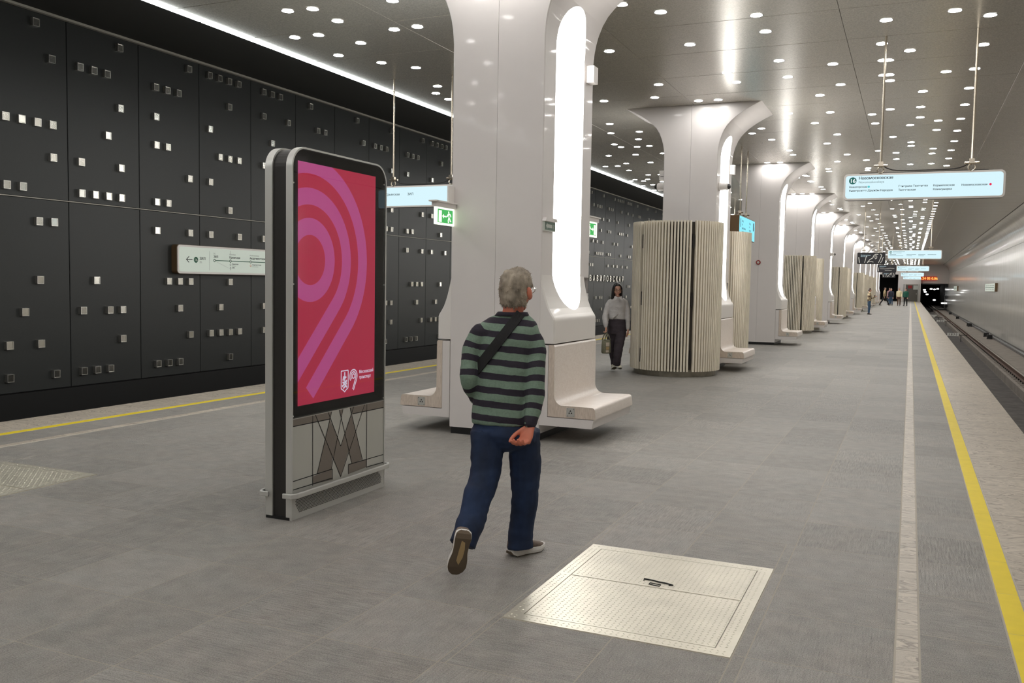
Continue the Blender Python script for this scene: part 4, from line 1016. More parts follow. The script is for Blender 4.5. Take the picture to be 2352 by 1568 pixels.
ringp(.166, .278, 0, 2*PI); ringp(.365, .475, -PI/4, PI); ringp(.568, .682, -PI/4, PI); tail(.365, .475, 1.2); tail(.568, .682, .63)
pk.build('poster_rings', M['poster_pink'], kk)
wp_ = MB(); XW = XP+.0014
def wl(pts, w_):
    for (a, b), (c, d) in zip(pts, pts[1:]):
        v = Vector((c-a, d-b)); nn = Vector((-v.y, v.x)).normalized()*w_/2
        wp_.add([(XW, a+nn.x, b+nn.y), (XW, a-nn.x, b-nn.y), (XW, c-nn.x, d-nn.y), (XW, c+nn.x, d+nn.y)], [(0,1,2,3)])
wl([(5.318, .94), (5.405, .94), (5.405, .815), (5.375, .80), (5.362, .788), (5.349, .80), (5.318, .815), (5.318, .94)], .008)
random.seed(5)
for pts in ([(5.345, .90), (5.36, .885), (5.382, .895)], [(5.362, .93), (5.362, .86)], [(5.335, .86), (5.36, .85), (5.39, .87)], [(5.33, .83), (5.36, .845), (5.39, .82)], [(5.345, .815), (5.38, .835)], [(5.34, .87), (5.352, .90)], [(5.375, .86), (5.385, .84)]): wl(pts, .013)
def arcw(r, a0, a1): wl([(5.472+r*math.cos(a0+(a1-a0)*k/24), .892+r*math.sin(a0+(a1-a0)*k/24)) for k in range(25)], .0085)
arcw(.016, 0, 2*PI); arcw(.031, -PI/5, PI*1.22); arcw(.047, -PI/5, PI*1.22)
wl([(5.498, .872), (5.462, .80)], .009); wl([(5.512, .864), (5.473, .79)], .009)
wp_.text('Московский', .034, (XW, 5.545, .905), (0,1,0), (0,0,1), bold=.0008, sx=.92).text('транспорт', .034, (XW, 5.545, .866), (0,1,0), (0,0,1), bold=.0008, sx=.92)
wp_.build('poster_emblems', M['poster_white'], kk)
gp_ = hoop(.132, .0145, gz0+.002); gl_ = MB().add([(KX1-.0035, a, b) for a, b in gp_], [tuple(range(len(gp_)))]).build('glass_pane', M['glass'], kk, fix=False)
if gl_.data.polygons[0].normal.x < 0: gl_.data.flip_normals()
for y, z in ((4.772, .69), (5.872, .69), (4.775, 1.55), (5.87, 1.55), (4.775, 2.2), (5.86, 2.3)): MB().tube([(KX1-.004, y, z), (KX1-.001, y, z)], .005, 8).build('screw', M['alu'], kk)
# lower metal panel with the inlaid letter M
XM = KX1-.006
MB().box(KX1-.019, XM, KY0+.013, KY1-.013, .17, gz0-.003).build('lower_panel', M['kl'], kk)
mt = MB()
def mp_(*pts): mt.add([(XM+.001, y, z) for y, z in pts], [tuple(range(len(pts)))])
mp_((4.77, .622), (5.183, .618), (5.165, .667), (4.77, .667)); mp_((5.456, .619), (5.88, .616), (5.88, .668), (5.475, .668))
mp_((5.183, .612), (5.267, .493), (5.217, .356), (5.2, .26), (5.036, .26), (5.13, .482)); mp_((5.455, .615), (5.498, .491), (5.593, .262), (5.455, .258), (5.41, .352), (5.361, .493))
mp_((5.267, .493), (5.314, .408), (5.361, .493), (5.41, .352), (5.316, .188), (5.217, .356))
mp_((4.985, .252), (5.214, .262), (5.214, .187), (4.985, .197)); mp_((5.411, .258), (5.649, .254), (5.649, .197), (5.411, .189))
mp_((5.166, .667), (5.204, .667), (5.183, .612)); mp_((5.296, .667), (5.34, .667), (5.318, .6)); mp_((5.428, .668), (5.475, .668), (5.456, .62))
mt.build('inlay', M['kd'], kk)
ml = MB()
def ln_(a, b, c, d, w_=.006):
    v = Vector((c-a, d-b)); nn = Vector((-v.y, v.x)).normalized()*w_/2
    ml.add([(XM+.0016, a+nn.x, b+nn.y), (XM+.0016, a-nn.x, b-nn.y), (XM+.0016, c-nn.x, d-nn.y), (XM+.0016, c+nn.x, d+nn.y)], [(0,1,2,3)])
for q in ((4.77,.622,5.183,.618),(5.456,.619,5.88,.616),(4.985,.668,4.986,.19),(5.648,.668,5.649,.19),(5.015,.668,5.316,.188),(5.617,.668,5.316,.188),(5.162,.668,5.314,.408),(5.475,.668,5.314,.408),(5.204,.668,5.036,.26),(5.428,.668,5.593,.262),
          (5.296,.668,5.455,.258),(5.34,.668,5.2,.26),(4.77,.259,5.214,.262),(5.411,.258,5.88,.252),(4.77,.203,5.214,.198),(5.649,.197,5.88,.192),(5.214,.262,5.215,.187),(5.411,.258,5.411,.189)): ln_(*q)
ml.build('inlay_lines', M['joint'], kk)
MB().box(KX1-.019, KX1-.002, KY0+.001, KY1-.001, .001, .155).build('vent_panel', M['alu'], kk)
vp = MB(); r = .0045
for i in range(11):
    for j in range(90):
        y = 4.80+j*.0117+(i % 2)*.0058; z = .045+i*.0095
        if y > 5.845 or (y < 4.83 and z < .045+(4.83-y)*1.5) or (y > 5.80 and z > .14-(y-5.8)*1.2): continue
        vp.add([(KX1-.0014, y+r*math.cos(a*PI/3), z+r*math.sin(a*PI/3)) for a in range(6)], [tuple(range(6))])
tag(vp.build('vent_perforation', M['joint'], kk), kind='stuff')
bp = [(KX1-.05, KY0-.038), (KX1+.018, KY0-.038), (KX1+.046, KY0+.01), (KX1+.046, KY1-.01), (KX1+.018, KY1+.038), (KX1-.05, KY1+.038), (KX1-.05, KY1+.02), (KX1+.005, KY1+.02), (KX1+.025, KY1-.005), (KX1+.025, KY0+.005), (KX1+.005, KY0-.02), (KX1-.05, KY0-.02)]
o = MB().prism(bp, .152, .186, 'z').build('bumper_rail', M['alu'], kk); b_ = o.modifiers.new('b', 'BEVEL'); b_.width = .005; b_.segments = 2; b_.limit_method = 'ANGLE'
bp2 = [(KX0+KX1-x, y) for x, y in bp]
o = MB().prism(bp2[::-1], .152, .186, 'z').build('bumper_rail', M['alu'], kk); b_ = o.modifiers.new('b', 'BEVEL'); b_.width = .005; b_.segments = 2; b_.limit_method = 'ANGLE'

# ------------------------------------------------------------------ floor hatches
def hatch(h, lab):
    x0, x1, y0, y1 = h; o = empty('floor_hatch', ((x0+x1)/2, (y0+y1)/2, 0), lab, 'hatch'); a, b = (x1-x0)/2, (y1-y0)/2; t = .075
    fr = MB(); c = .006
    fr.box(-a, a, -b, -b+t, -.0055, .003).box(-a, a, b-t, b, -.0055, .003).box(-a, -a+t, -b+t, b-t, -.0055, .003).box(a-t, a, -b+t, b-t, -.0055, .003); fr.build('frame', M['chequer'], o)
    MB().box(-a+t, a-t, -b+t, b-t, -.0058, -.004).build('gap_base', M['joint'], o)
    g = .005; ym = .06
    p1 = MB().box(-a+t+g, a-t-g, -b+t+g, ym-g, -.0035, .003).build('cover_plate', M['chequer'], o)
    p2 = MB().box(-a+t+g, a-t-g, ym+g, b-t-g, -.0035, .003).build('cover_plate', M['chequer'], o)
    lug = MB(); st = .0265; nx = int(2*a/st)-1; ny = int(2*b/st)-1
    for i in range(nx):
        for j in range(ny):
            x, y = -a+.024+i*st, -b+.024+j*st; q = PI/4 if (i+j) % 2 else -PI/4
            d = Vector((math.cos(q), math.sin(q))); nn = Vector((-d.y, d.x)); L_, w_ = .0095, .0035
            if abs(y-ym) < .012 or abs(abs(x)-(a-t)) < .008 or abs(abs(y)-(b-t)) < .008: continue
            lug.add([(x-d.x*L_, y-d.y*L_, .003), (x-nn.x*w_, y-nn.y*w_, .003), (x+d.x*L_, y+d.y*L_, .003), (x+nn.x*w_, y+nn.y*w_, .003), (x, y, .0052)], [(0,1,4),(1,2,4),(2,3,4),(3,0,4)])
    tag(lug.build('raised_lugs', M['chequer'], o), kind='stuff')
    if h is RHATCH:
        hd = MB().tube([(-.07, .14, .004), (-.075, .165, .006), (-.02, .16, .006), (0, .15, .006), (.05, .145, .006), (.09, .13, .006), (.07, .12, .004)], .0035, 6); hd.tube([(-.03, .12, .004), (-.03, .095, .004), (.03, .085, .004), (.03, .11, .004), (-.03, .12, .004)], .003, 6); hd.build('lifting_handle', M['joint'], p2)
hatch(RHATCH, 'large chequer-plate hatch with two covers in the right foreground floor')
hatch(LHATCH, 'chequer-plate hatch at the left edge of the floor')
# ------------------------------------------------------------------ people
def spline(P, R, m=5):
    P = [Vector(p) for p in P]; out = []; rr = []
    for i in range(len(P)-1):
        p0, p1, p2, p3 = P[max(i-1, 0)], P[i], P[i+1], P[min(i+2, len(P)-1)]
        for k in range(m):
            t = k/m
            out.append(.5*((2*p1)+(p2-p0)*t+(2*p0-5*p1+4*p2-p3)*t*t+(3*p1-p0-3*p2+p3)*t**3)); rr.append(R[i]+(R[i+1]-R[i])*(t*t*(3-2*t)))
    return out+[P[-1]], rr+[R[-1]]
def limb(P, R, n=14, m=5, rounded=True):
    P, R = spline(P, R, m); mb = MB()
    if rounded:
        d0 = (P[0]-P[1]).normalized(); d1 = (P[-1]-P[-2]).normalized()
        P = [P[0]+d0*R[0]*.8, P[0]+d0*R[0]*.5]+P+[P[-1]+d1*R[-1]*.5, P[-1]+d1*R[-1]*.8]; R = [R[0]*.45, R[0]*.85]+R+[R[-1]*.85, R[-1]*.45]
    mb.tube(P, R, n); return mb
def loft(rows, n=24, e=2.3):           # rows: centre, half width, half depth, right vector, forward vector
    mb = MB(); vs = []; fs = []
    for c, hw, hd, r, f in rows:
        for k in range(n):
            a = 2*PI*k/n; ca, sa = math.cos(a), math.sin(a)
            q = (abs(ca)**e+abs(sa)**e)**(-1/e)
            vs.append(Vector(c)+r*(hw*ca*q)+f*(hd*sa*q))
    for i in range(len(rows)-1):
        for k in range(n): fs.append((i*n+k, i*n+(k+1) % n, (i+1)*n+(k+1) % n, (i+1)*n+k))
    fs += [tuple(range(n))[::-1], tuple(range((len(rows)-1)*n, len(rows)*n))]
    mb.add(vs, fs); return mb
def blob(c, rad, ax, n=16, m=10, fn=None):
    mb = MB(); vs = []; fs = []
    for i in range(m+1):
        th = PI*i/m
        for k in range(n):
            ph = 2*PI*k/n; p = Vector((math.sin(th)*math.cos(ph), math.sin(th)*math.sin(ph), math.cos(th)))
            if fn: p = fn(p)
            vs.append(Vector(c)+ax[0]*(p.x*rad[0])+ax[1]*(p.y*rad[1])+ax[2]*(p.z*rad[2]))
    for i in range(m):
        for k in range(n): fs.append((i*n+k, (i+1)*n+k, (i+1)*n+(k+1) % n, i*n+(k+1) % n))
    mb.add(vs, fs); return mb
def fuse(vols, voxel, smooth=3, name='m', mats=None, wrinkle=0, wscale=9):
    mb = MB()
    for v in vols: mb.add(v.v, v.f, 0)
    me = mb.mesh(name, M['skin'])
    bm = bmesh.new(); bm.from_mesh(me); bmesh.ops.remove_doubles(bm, verts=bm.verts, dist=1e-5); bmesh.ops.recalc_face_normals(bm, faces=bm.faces); bm.to_mesh(me); bm.free()
    o = bpy.data.objects.new('fuse', me); COL.objects.link(o)
    r = o.modifiers.new('r', 'REMESH'); r.mode = 'VOXEL'; r.voxel_size = voxel; r.use_smooth_shade = True
    if smooth: s = o.modifiers.new('s', 'SMOOTH'); s.iterations = smooth; s.factor = .5
    dg = bpy.context.evaluated_depsgraph_get(); out = bpy.data.meshes.new_from_object(o.evaluated_get(dg)); out.name = name
    bpy.data.objects.remove(o); bpy.data.meshes.remove(me)
    if wrinkle:
        for v in out.vertices:
            p = v.co*wscale; d = noise.noise(Vector((p.x*.8, p.y*.8, p.z*1.9)))+.5*noise.noise(Vector((p.x*2, p.y*2, p.z*4)))
            v.co += v.normal*d*wrinkle
    out.materials.clear()
    for m_ in (mats if isinstance(mats, (list, tuple)) else [mats]): out.materials.append(m_)
    out.polygons.foreach_set('use_smooth', [True]*len(out.polygons)); return out
def head_vols(c, r, f, u, s=1.0):
    ax = (r, f, u)
    def fn(p):
        x, y, z = p
        if z < 0:
            t = -z; x *= 1-.30*t**1.5; y = y*(1-.12*t) if y > 0 else y*(1-.5*t)
        return Vector((x, y, z))
    L = lambda x, y, z: Vector(c)+r*(x*s)+f*(y*s)+u*(z*s)
    B = lambda q, rad: blob(L(*q), [a*s for a in rad], ax, 12, 8)
    return [blob(c, (.076*s, .096*s, .118*s), ax, 28, 20, fn), B((0, .098, -.012), (.011, .020, .027)), B((0, .104, -.028), (.016, .014, .011)), B((0, .080, .022), (.056, .015, .012)),
            B((0, .084, -.062), (.025, .012, .012)), B((0, .064, -.096), (.026, .020, .018)), B((.042, .062, -.03), (.024, .022, .026)), B((-.042, .062, -.03), (.024, .022, .026)),
            B((.083, -.012, -.012), (.013, .022, .034)), B((-.083, -.012, -.012), (.013, .022, .034))]
def face_bits(root, c, r, f, u, s, lipm=True):
    L = lambda x, y, z: Vector(c)+r*(x*s)+f*(y*s)+u*(z*s); ax = (r, f, u)
    for sg in (-1, 1):
        e = blob(L(sg*.032, .082, .002), (.012*s, .009*s, .006*s), ax, 10, 8).build('eye', M['eye'], root, smooth=True)
        b = MB().tube([L(sg*.016, .094, .026), L(sg*.034, .092, .031), L(sg*.052, .080, .026)], .0035*s, 6).build('eyebrow', M['hair_black'], root)
    blob(L(0, .093, -.063), (.022*s, .007*s, .006*s), ax, 10, 8).build('lips', M['lip'], root, smooth=True)
def glasses(root, c, r, f, u, s, m, rim=.0022):
    L = lambda x, y, z: Vector(c)+r*(x*s)+f*(y*s)+u*(z*s); mb = MB()
    for sg in (-1, 1):
        mb.tube([L(sg*.034+.025*math.cos(a*PI/8), .112-.1*abs(.025*math.cos(a*PI/8))*(1 if sg*math.cos(a*PI/8) > 0 else 0), .0+.019*math.sin(a*PI/8)) for a in range(17)], rim*s, 6, cap=False)
        mb.tube([L(sg*.060, .110, .006), L(sg*.080, .085, .008), L(sg*.086, .0, .006), L(sg*.084, -.02, -.008)], rim*s, 6)
    mb.tube([L(-.010, .113, .004), L(.010, .113, .004)], rim*s, 6); mb.build('glasses', m, root)
def hand_vols(wr, d, n, side, s=1.0, curl=(30, 50, 40), spread=4):
    # wr wrist point, d hand direction, n palm normal, side: unit vector towards the thumb
    d = d.normalized(); n = (n-d*n.dot(d)).normalized(); t = d.cross(n); t = t if t.dot(side) > 0 else -t
    V = []; pl = .085*s
    V.append(loft([(wr-d*.02*s, .024*s, .019*s, t, n), (wr+d*.01*s, .028*s, .018*s, t, n), (wr+d*.05*s, .039*s, .016*s, t, n), (wr+d*pl, .040*s, .0125*s, t, n), (wr+d*(pl+.008*s), .034*s, .009*s, t, n)], 16, 2.6))
    for i, (o_, ln, rr_) in enumerate(((.029, .070, .0088), (.010, .078, .0092), (-.010, .072, .0088), (-.028, .056, .0078))):
        p = wr+d*(pl-.012*s)+t*(o_*s); a = 0; pts = [p]; rr = [rr_*s*1.05]
        sp = math.radians(spread*(1.5-i))
        for q, fr in zip(curl, (.45, .32, .23)):
            a += math.radians(q*(1+.08*i)); dd = (d*math.cos(sp)+t*math.sin(sp))*math.cos(a)+n*math.sin(a)
            p = p+dd*(ln*fr*s+(.012*s if fr == .45 else 0)); pts.append(p); rr.append(rr_*s*(1 if fr > .3 else .85))
        V.append(limb(pts, rr, 10, 3))
    b0 = wr+d*.022*s+t*.024*s+n*.006*s; b1 = b0+d*.034*s+t*.022*s+n*.016*s; b2 = b1+d*.03*s+t*.006*s+n*.014*s; b3 = b2+d*.024*s+n*.008*s
    V.append(limb([b0, b1, b2, b3], [.014*s, .0115*s, .0105*s, .0085*s], 10, 3)); return V
def shoe(root, heel, toe, upv, mu, ms, mo=None, w=1.0, h=1.0, inlay=None, th=.026):
    heel = Vector(heel); toe = Vector(toe); L_ = (toe-heel).length; d = (toe-heel)/L_; upv = (Vector(upv)-d*Vector(upv).dot(d)).normalized(); r = d.cross(upv)
    st = [(.0, .25, .03), (.012, .6, .024), (.035, .85, .012), (.12, .95, 0), (.3, .86, 0), (.45, .84, .0), (.62, 1.05, 0), (.78, 1.08, 0), (.9, .85, .008), (.97, .5, .014), (1.0, .25, .018)]
    fine = []
    for i in range(len(st)-1):
        for j in range(3): fine.append(tuple(p+(q-p)*j/3 for p, q in zip(st[i], st[i+1])))
    st = fine+[st[-1]]
    ws_ = [s_[1] for s_ in st]
    st = [(t, (ws_[max(i-1, 0)]+2*ws_[i]+ws_[min(i+1, len(st)-1)])/4, l) for i, (t, _, l) in enumerate(st)]; NS = len(st)
    k = .042*w; rows = []
    o = None
    def P(t, z): return heel+d*(L_*t)+upv*z
    so = MB(); n = 6
    vs = []; fs = []
    for t, ww, lift in st:
        hw = k*ww; z0 = lift; z1 = max(th+lift*.4, z0+.008)
        for q, z in ((-1, z0), (1, z0), (1.06, (z0+z1)/2), (1, z1), (-1, z1), (-1.06, (z0+z1)/2)): vs.append(P(t, z)+r*(hw*q))
    for i in range(len(st)-1):
        for j in range(6): fs.append((i*6+j, i*6+(j+1) % 6, (i+1)*6+(j+1) % 6, (i+1)*6+j))
    fs += [tuple(range(6))[::-1], tuple(range((len(st)-1)*6, len(st)*6))]
    up_rows = []
    for t, ww, hh in ((.01, .5, .055), (.05, .72, .078), (.14, .82, .092), (.27, .80, .094), (.38, .78, .086), (.5, .80, .070), (.64, .92, .054), (.78, .95, .043), (.9, .72, .036), (.97, .35, .030)):
        hw = k*ww; z0 = .02; H_ = (hh*h-z0)/2
        up_rows.append((P(t, z0+H_), hw, H_, r, upv))
    o = loft(up_rows, 16, 2.4).build('shoe', mu, root, smooth=True)
    s_ = MB().add(vs, fs).build('sole', ms, o)
    if mo:
        ou = MB(); ou.add([P(t, lift-.004)+r*(k*ww*q*.97) for t, ww, lift in st for q in (-1, 1)]+[P(t, lift+.001)+r*(k*ww*q*.99) for t, ww, lift in st for q in (-1, 1)],
            [(2*i, 2*i+1, 2*i+3, 2*i+2) for i in range(NS-1)]+[(2*NS+2*i, 2*NS+2*i+2, 2*i+2, 2*i) for i in range(NS-1)]+[(2*NS+2*i+1, 2*i+1, 2*i+3, 2*NS+2*i+3) for i in range(NS-1)])
        ou.build('outsole', mo, o)
        if inlay:
            pts = [(.16, -.12), (.2, .3), (.36, .42), (.54, .4), (.72, .1), (.62, -.25), (.38, -.2)]
            MB().add([P(t, -.0055)+r*(k*q) for t, q in pts], [tuple(range(7))]).build('outsole_inlay', inlay, o)
    for q in range(3):
        MB().tube([P(.42+.06*q, .083*h-.011*q)+r*(-.016), P(.42+.06*q, .089*h-.011*q), P(.42+.06*q, .083*h-.011*q)+r*.016], .003, 5).build('lace', M['strap'] if mo else ms, o)
    return o
def hair_cap(c, r, f, u, s, name, m, root, keep, nz=.008, grow=1.09, blades=0, bl=.03, seed=1, box=2):
    rnd = random.Random(seed); ax = (r, f, u)
    bx_ = lambda p: p*((abs(p.x)**box+abs(p.y)**box+abs(p.z)**box)**(-1/box))
    mb = blob(c, (.076*s*grow, .096*s*grow, .118*s*grow*(1 if box == 2 else .95)), ax, 64, 44, bx_)
    out = MB(); vs = []; inn = []
    for v in mb.v:
        p = Vector(v)-Vector(c); x, y, z = p.dot(r)/s, p.dot(f)/s, p.dot(u)/s
        kk_ = keep(x, y, z)
        if kk_ > 0: q = 1+nz*(noise.noise(Vector((x, y, z))*38)+.6*noise.noise(Vector((x, y, z))*90))/.1*kk_
        else: q = .80
        vs.append(Vector(c)+p*q); inn.append(kk_ > 0)
    out.add(vs, mb.f)
    idx = [i for i, k in enumerate(inn) if k]
    for _ in range(blades):
        i = rnd.choice(idx); p = vs[i]; nn = (p-Vector(c)).normalized()
        lay = (-u*.6+f*.15+r*rnd.uniform(-.5, .5))
        if (p-Vector(c)).dot(u) > .06*s: lay = (f*.7+r*rnd.uniform(-.8, .8)+u*.1)
        dd = (nn*.14+lay*1.0+Vector((rnd.uniform(-.4,.4), rnd.uniform(-.4,.4), rnd.uniform(-.3,.3)))).normalized(); L_ = bl*rnd.uniform(.5, 1.1)
        sd = dd.cross(nn).normalized()*.0028
        out.add([p-sd-nn*.004, p+sd-nn*.004, p+dd*L_+nn*.001], [(0, 1, 2)])
    o = out.build(name, m, root, smooth=True, fix=False); return o
def band_attr(me, axes, voxel=0):
    # nearest-axis coordinate for knitted bands; axes: list of (polyline, radius, start value, sign)
    att = me.attributes.new('band', 'FLOAT', 'POINT'); vals = []
    for v in me.vertices:
        W = S_ = 0
        for P, R, s0, sg, wgt in axes:
            acc = 0; best = None
            for i, (a, b) in enumerate(zip(P, P[1:])):
                ab = b-a; t0 = (v.co-a).dot(ab)/ab.length_squared; t = max(0, min(1, t0)) if len(P) > 2 else max(-.2, min(1.3, t0))
                d = (v.co-(a+ab*t)).length/(R*wgt)
                if best is None or d < best[0]: best = (d, s0+sg*(acc+ab.length*(t0 if (len(P) == 2) else t)))
                acc += ab.length
            ww = max(best[0], .05)**-10; W += ww; S_ += ww*best[1]
        vals.append(S_/W)
    att.data.foreach_set('value', vals)
Z3 = Vector((0, 0, 1))

# --- the man in the striped jersey
FV = Vector((fw.x, fw.y, 0)).normalized(); RH = Vector((FV.y, -FV.x, 0))
def turn(a): a = math.radians(a); return FV*math.cos(a)+RH*math.sin(a)
man = empty('person', (-2.02, 4.80, 0), 'man in green and black striped jersey and jeans walking away', 'person')
_L = Vector(man.location)
def place(o): return o
def mrow(y, xl, xr, d, hd, a=14):
    f = turn(a); r = Vector((f.y, -f.x, 0)); hw = (xr-xl)/2*d/FPX
    return (at((xl+xr)/2, y, d), hw, hd, r, f)
tor = [mrow(973, 1083, 1222, 5.13, .116), mrow(955, 1083, 1220, 5.13, .120), mrow(925, 1085, 1219, 5.13, .118), mrow(890, 1087, 1222, 5.13, .116), mrow(850, 1086, 1228, 5.14, .118),
       mrow(810, 1085, 1234, 5.15, .120), mrow(780, 1085, 1240, 5.15, .118), mrow(757, 1090, 1240, 5.15, .104), mrow(741, 1104, 1234, 5.15, .088), mrow(729, 1124, 1222, 5.15, .074), mrow(721, 1143, 1212, 5.14, .066), mrow(718, 1147, 1208, 5.14, .060)]
arm_r = ([at(1216, 768, 5.12), at(1231, 800, 5.10), at(1231, 845, 5.07), at(1230, 885, 5.05), at(1226, 930, 5.03), at(1219, 972, 5.0)], [.062, .057, .054, .055, .051, .038])
arm_l = ([at(1104, 764, 5.13), at(1084, 800, 5.12), at(1078, 835, 5.10), at(1078, 872, 5.09), at(1092, 905, 5.18), at(1108, 925, 5.30)], [.060, .053, .051, .053, .048, .038])
sw = fuse([loft(tor), limb(*arm_r), limb(*arm_l), limb([at(1165, 752, 5.15), at(1216, 770, 5.12)], [.07, .062]), limb([at(1165, 750, 5.15), at(1104, 766, 5.13)], [.07, .06])], .0075, 5, 'jersey', M['sweater'], wrinkle=.0055, wscale=8)
h0 = at(1150, 973, 5.13); h1 = at(1178, 715, 5.14)
band_attr(sw, [([h0, h1], .17, .024, 1, 1.0), ([at(1226, 766, 5.11)]+arm_r[0][1:], .056, (at(1226, 766, 5.11)-h0).dot((h1-h0).normalized())+.022, -1, 1.0), ([at(1096, 764, 5.12)]+arm_l[0][1:], .056, (at(1096, 764, 5.12)-h0).dot((h1-h0).normalized())+.022, -1, 1.0)])
def child(me, nm, root):
    me.transform(Matrix.Translation(-Vector(root.location))); o = link(nm, me, root); return o
child(sw, 'jersey', man)
leg_r = ([at(1200, 990, 5.13), at(1206, 1060, 5.17), at(1206, 1130, 5.20), at(1202, 1185, 5.23), at(1196, 1228, 5.24), at(1196, 1259, 5.24)], [.100, .092, .082, .074, .072, .078])
leg_l = ([at(1122, 990, 5.12), at(1118, 1050, 5.10), at(1112, 1100, 5.06), at(1098, 1140, 4.99), at(1086, 1185, 4.92), at(1072, 1225, 4.85), at(1062, 1252, 4.82)], [.100, .093, .085, .083, .076, .074, .076])
pel = [mrow(1034, 1138, 1186, 5.13, .05), mrow(1022, 1112, 1214, 5.13, .10), mrow(1008, 1084, 1234, 5.13, .122), mrow(995, 1080, 1236, 5.13, .128), mrow(968, 1090, 1216, 5.13, .108), mrow(945, 1095, 1208, 5.13, .100)]
jn = fuse([loft(pel), limb(*leg_r, rounded=False), limb(*leg_l, rounded=False)], .0075, 4, 'jeans', M['denim'], wrinkle=.007, wscale=8)
child(jn, 'jeans', man)
hc = at(1186, 667, 5.15); HS = 1.06; hf = turn(27); hf = (hf+Z3*.05).normalized(); hr = Vector((hf.y, -hf.x, 0)).normalized(); hu = hr.cross(hf)
skin_r = lambda L_, k: (L_[0], [q*k for q in L_[1]])
wr = at(1218, 978, 5.0)
bodyv = head_vols(hc, hr, hf, hu, HS)+[limb([hc-hu*.06-hf*.025, at(1178, 716, 5.14), at(1172, 745, 5.15)], [.058, .060, .066])]
bodyv += [loft([(c, a*.86, b*.84, r, f) for c, a, b, r, f in tor[:-2]]), limb(*skin_r(arm_r, .78)), limb(*skin_r(arm_l, .78)), loft([(c, a*.86, b*.84, r, f) for c, a, b, r, f in pel[2:]]), limb(leg_r[0][:-1], [q*.8 for q in leg_r[1][:-1]], rounded=False), limb(leg_l[0][:-1], [q*.8 for q in leg_l[1][:-1]], rounded=False)]
hd_ = (at(1205, 1012, 4.98)-wr); bodyv += hand_vols(wr, hd_, (-FV*.74-RH*.66), -RH*.7+FV*.5, 1.1, (34, 46, 34), 1)
bodyv += hand_vols(at(1112, 928, 5.33), turn(80)-Z3*.2, -turn(0), Z3, .95, (30, 40, 30))
child(fuse(bodyv, .0055, 2, 'body', M['skin']), 'body', man)
class Off:                              # builds child parts in world space, then shifts them to the root
    def __init__(s, root): s.root = root; s.pre = set(o.name for o in bpy.data.objects)
    def done(s):
        for o in s.root.children:
            if o.name not in s.pre:
                o.data.transform(Matrix.Translation(-Vector(s.root.location)))
                for c in o.children_recursive: c.data.transform(Matrix.Translation(-Vector(s.root.location)))
q = Off(man)
def keep_m(x, y, z):
    if y > .045 and z < .075: return 0
    if abs(x) > .052 and y > -.022 and z < .012: return 0
    if z < -.088: return 0
    if y > -.0 and z < -.03: return 0
    return 1
hair_cap(hc+hu*.0, hr, hf, hu, HS, 'hair', M['hair_grey'], man, keep_m, .008, 1.06, 3000, .013, box=2.7)
face_bits(man, hc, hr, hf, hu, HS); glasses(man, hc, hr, hf, hu, HS, M['lens'])
shoe(man, (-2.066, 4.70, .006), (-1.945, 4.935, .006), Z3, M['shoe_grey'], M['sole_white'], M['sole_dark'], 1.06, 1.25, None, .031)
hl, tl_ = at(1067, 1224, 4.70), at(1044, 1326, 4.80)
tl_.z = max(tl_.z, .02)
shoe(man, hl, tl_, (FV*.9+Z3*.55-RH*.1), M['shoe_grey'], M['sole_white'], M['sole_dark'], 1.12, 1.0, M['sole_tan'])
cr_ = [(c, a*1.06, b*1.10, r, f) for c, a, b, r, f in (mrow(725, 1138, 1214, 5.14, .068), mrow(720, 1142, 1212, 5.14, .065), mrow(716, 1145, 1210, 5.14, .062))]
loft(cr_, 28, 2.2).build('neck_rib', M['collar_rib'], man, smooth=True)
# shoulder strap: from the right side of the neck down across the back to the left side
sp = []
for t in range(15):
    u_ = t/14; x = 1196+(1079-1196)*u_; y = 719+(868-719)*u_
    sp.append((x, y))
sm_ = MB(); prev = None; vs = []
import mathutils
tmp = sw.copy(); bmx = bmesh.new(); bmx.from_mesh(tmp); bvh = mathutils.bvhtree.BVHTree.FromPolygons([Vector(v)-Vector(man.location) for v in loft(tor).v], [f for f in loft(tor).f])
ctr = Vector((0, 0, CAM_H))-Vector(man.location)
row = []
for (x, y) in sp:
    e_ = []
    for off in (-1, -.33, .33, 1):
        px, py = x+off*11.0*.79, y+off*11.0*.61
        dirv = (at(px, py, 1)-Vector((0, 0, CAM_H))).normalized(); hit = bvh.ray_cast(ctr, dirv)
        p = hit[0] if hit[0] else (at(px, py, 5.08)-Vector(man.location))
        e_.append(p-dirv*.009)
    row.append(e_)
flat = [p for e_ in row for p in e_]
sm_.add(flat, [(i*4+k, i*4+k+1, (i+1)*4+k+1, (i+1)*4+k) for i in range(14) for k in range(3)])
so = sm_.build('shoulder_strap', M['strap']); so.data.transform(Matrix.Translation(Vector(man.location))); md = so.modifiers.new('thick', 'SOLIDIFY'); md.thickness = .006; md.offset = 0
so.parent = man; so.data.transform(Matrix.Translation(-Vector(man.location)))
bmx.free()
q.pre |= {so.name}; q.done()

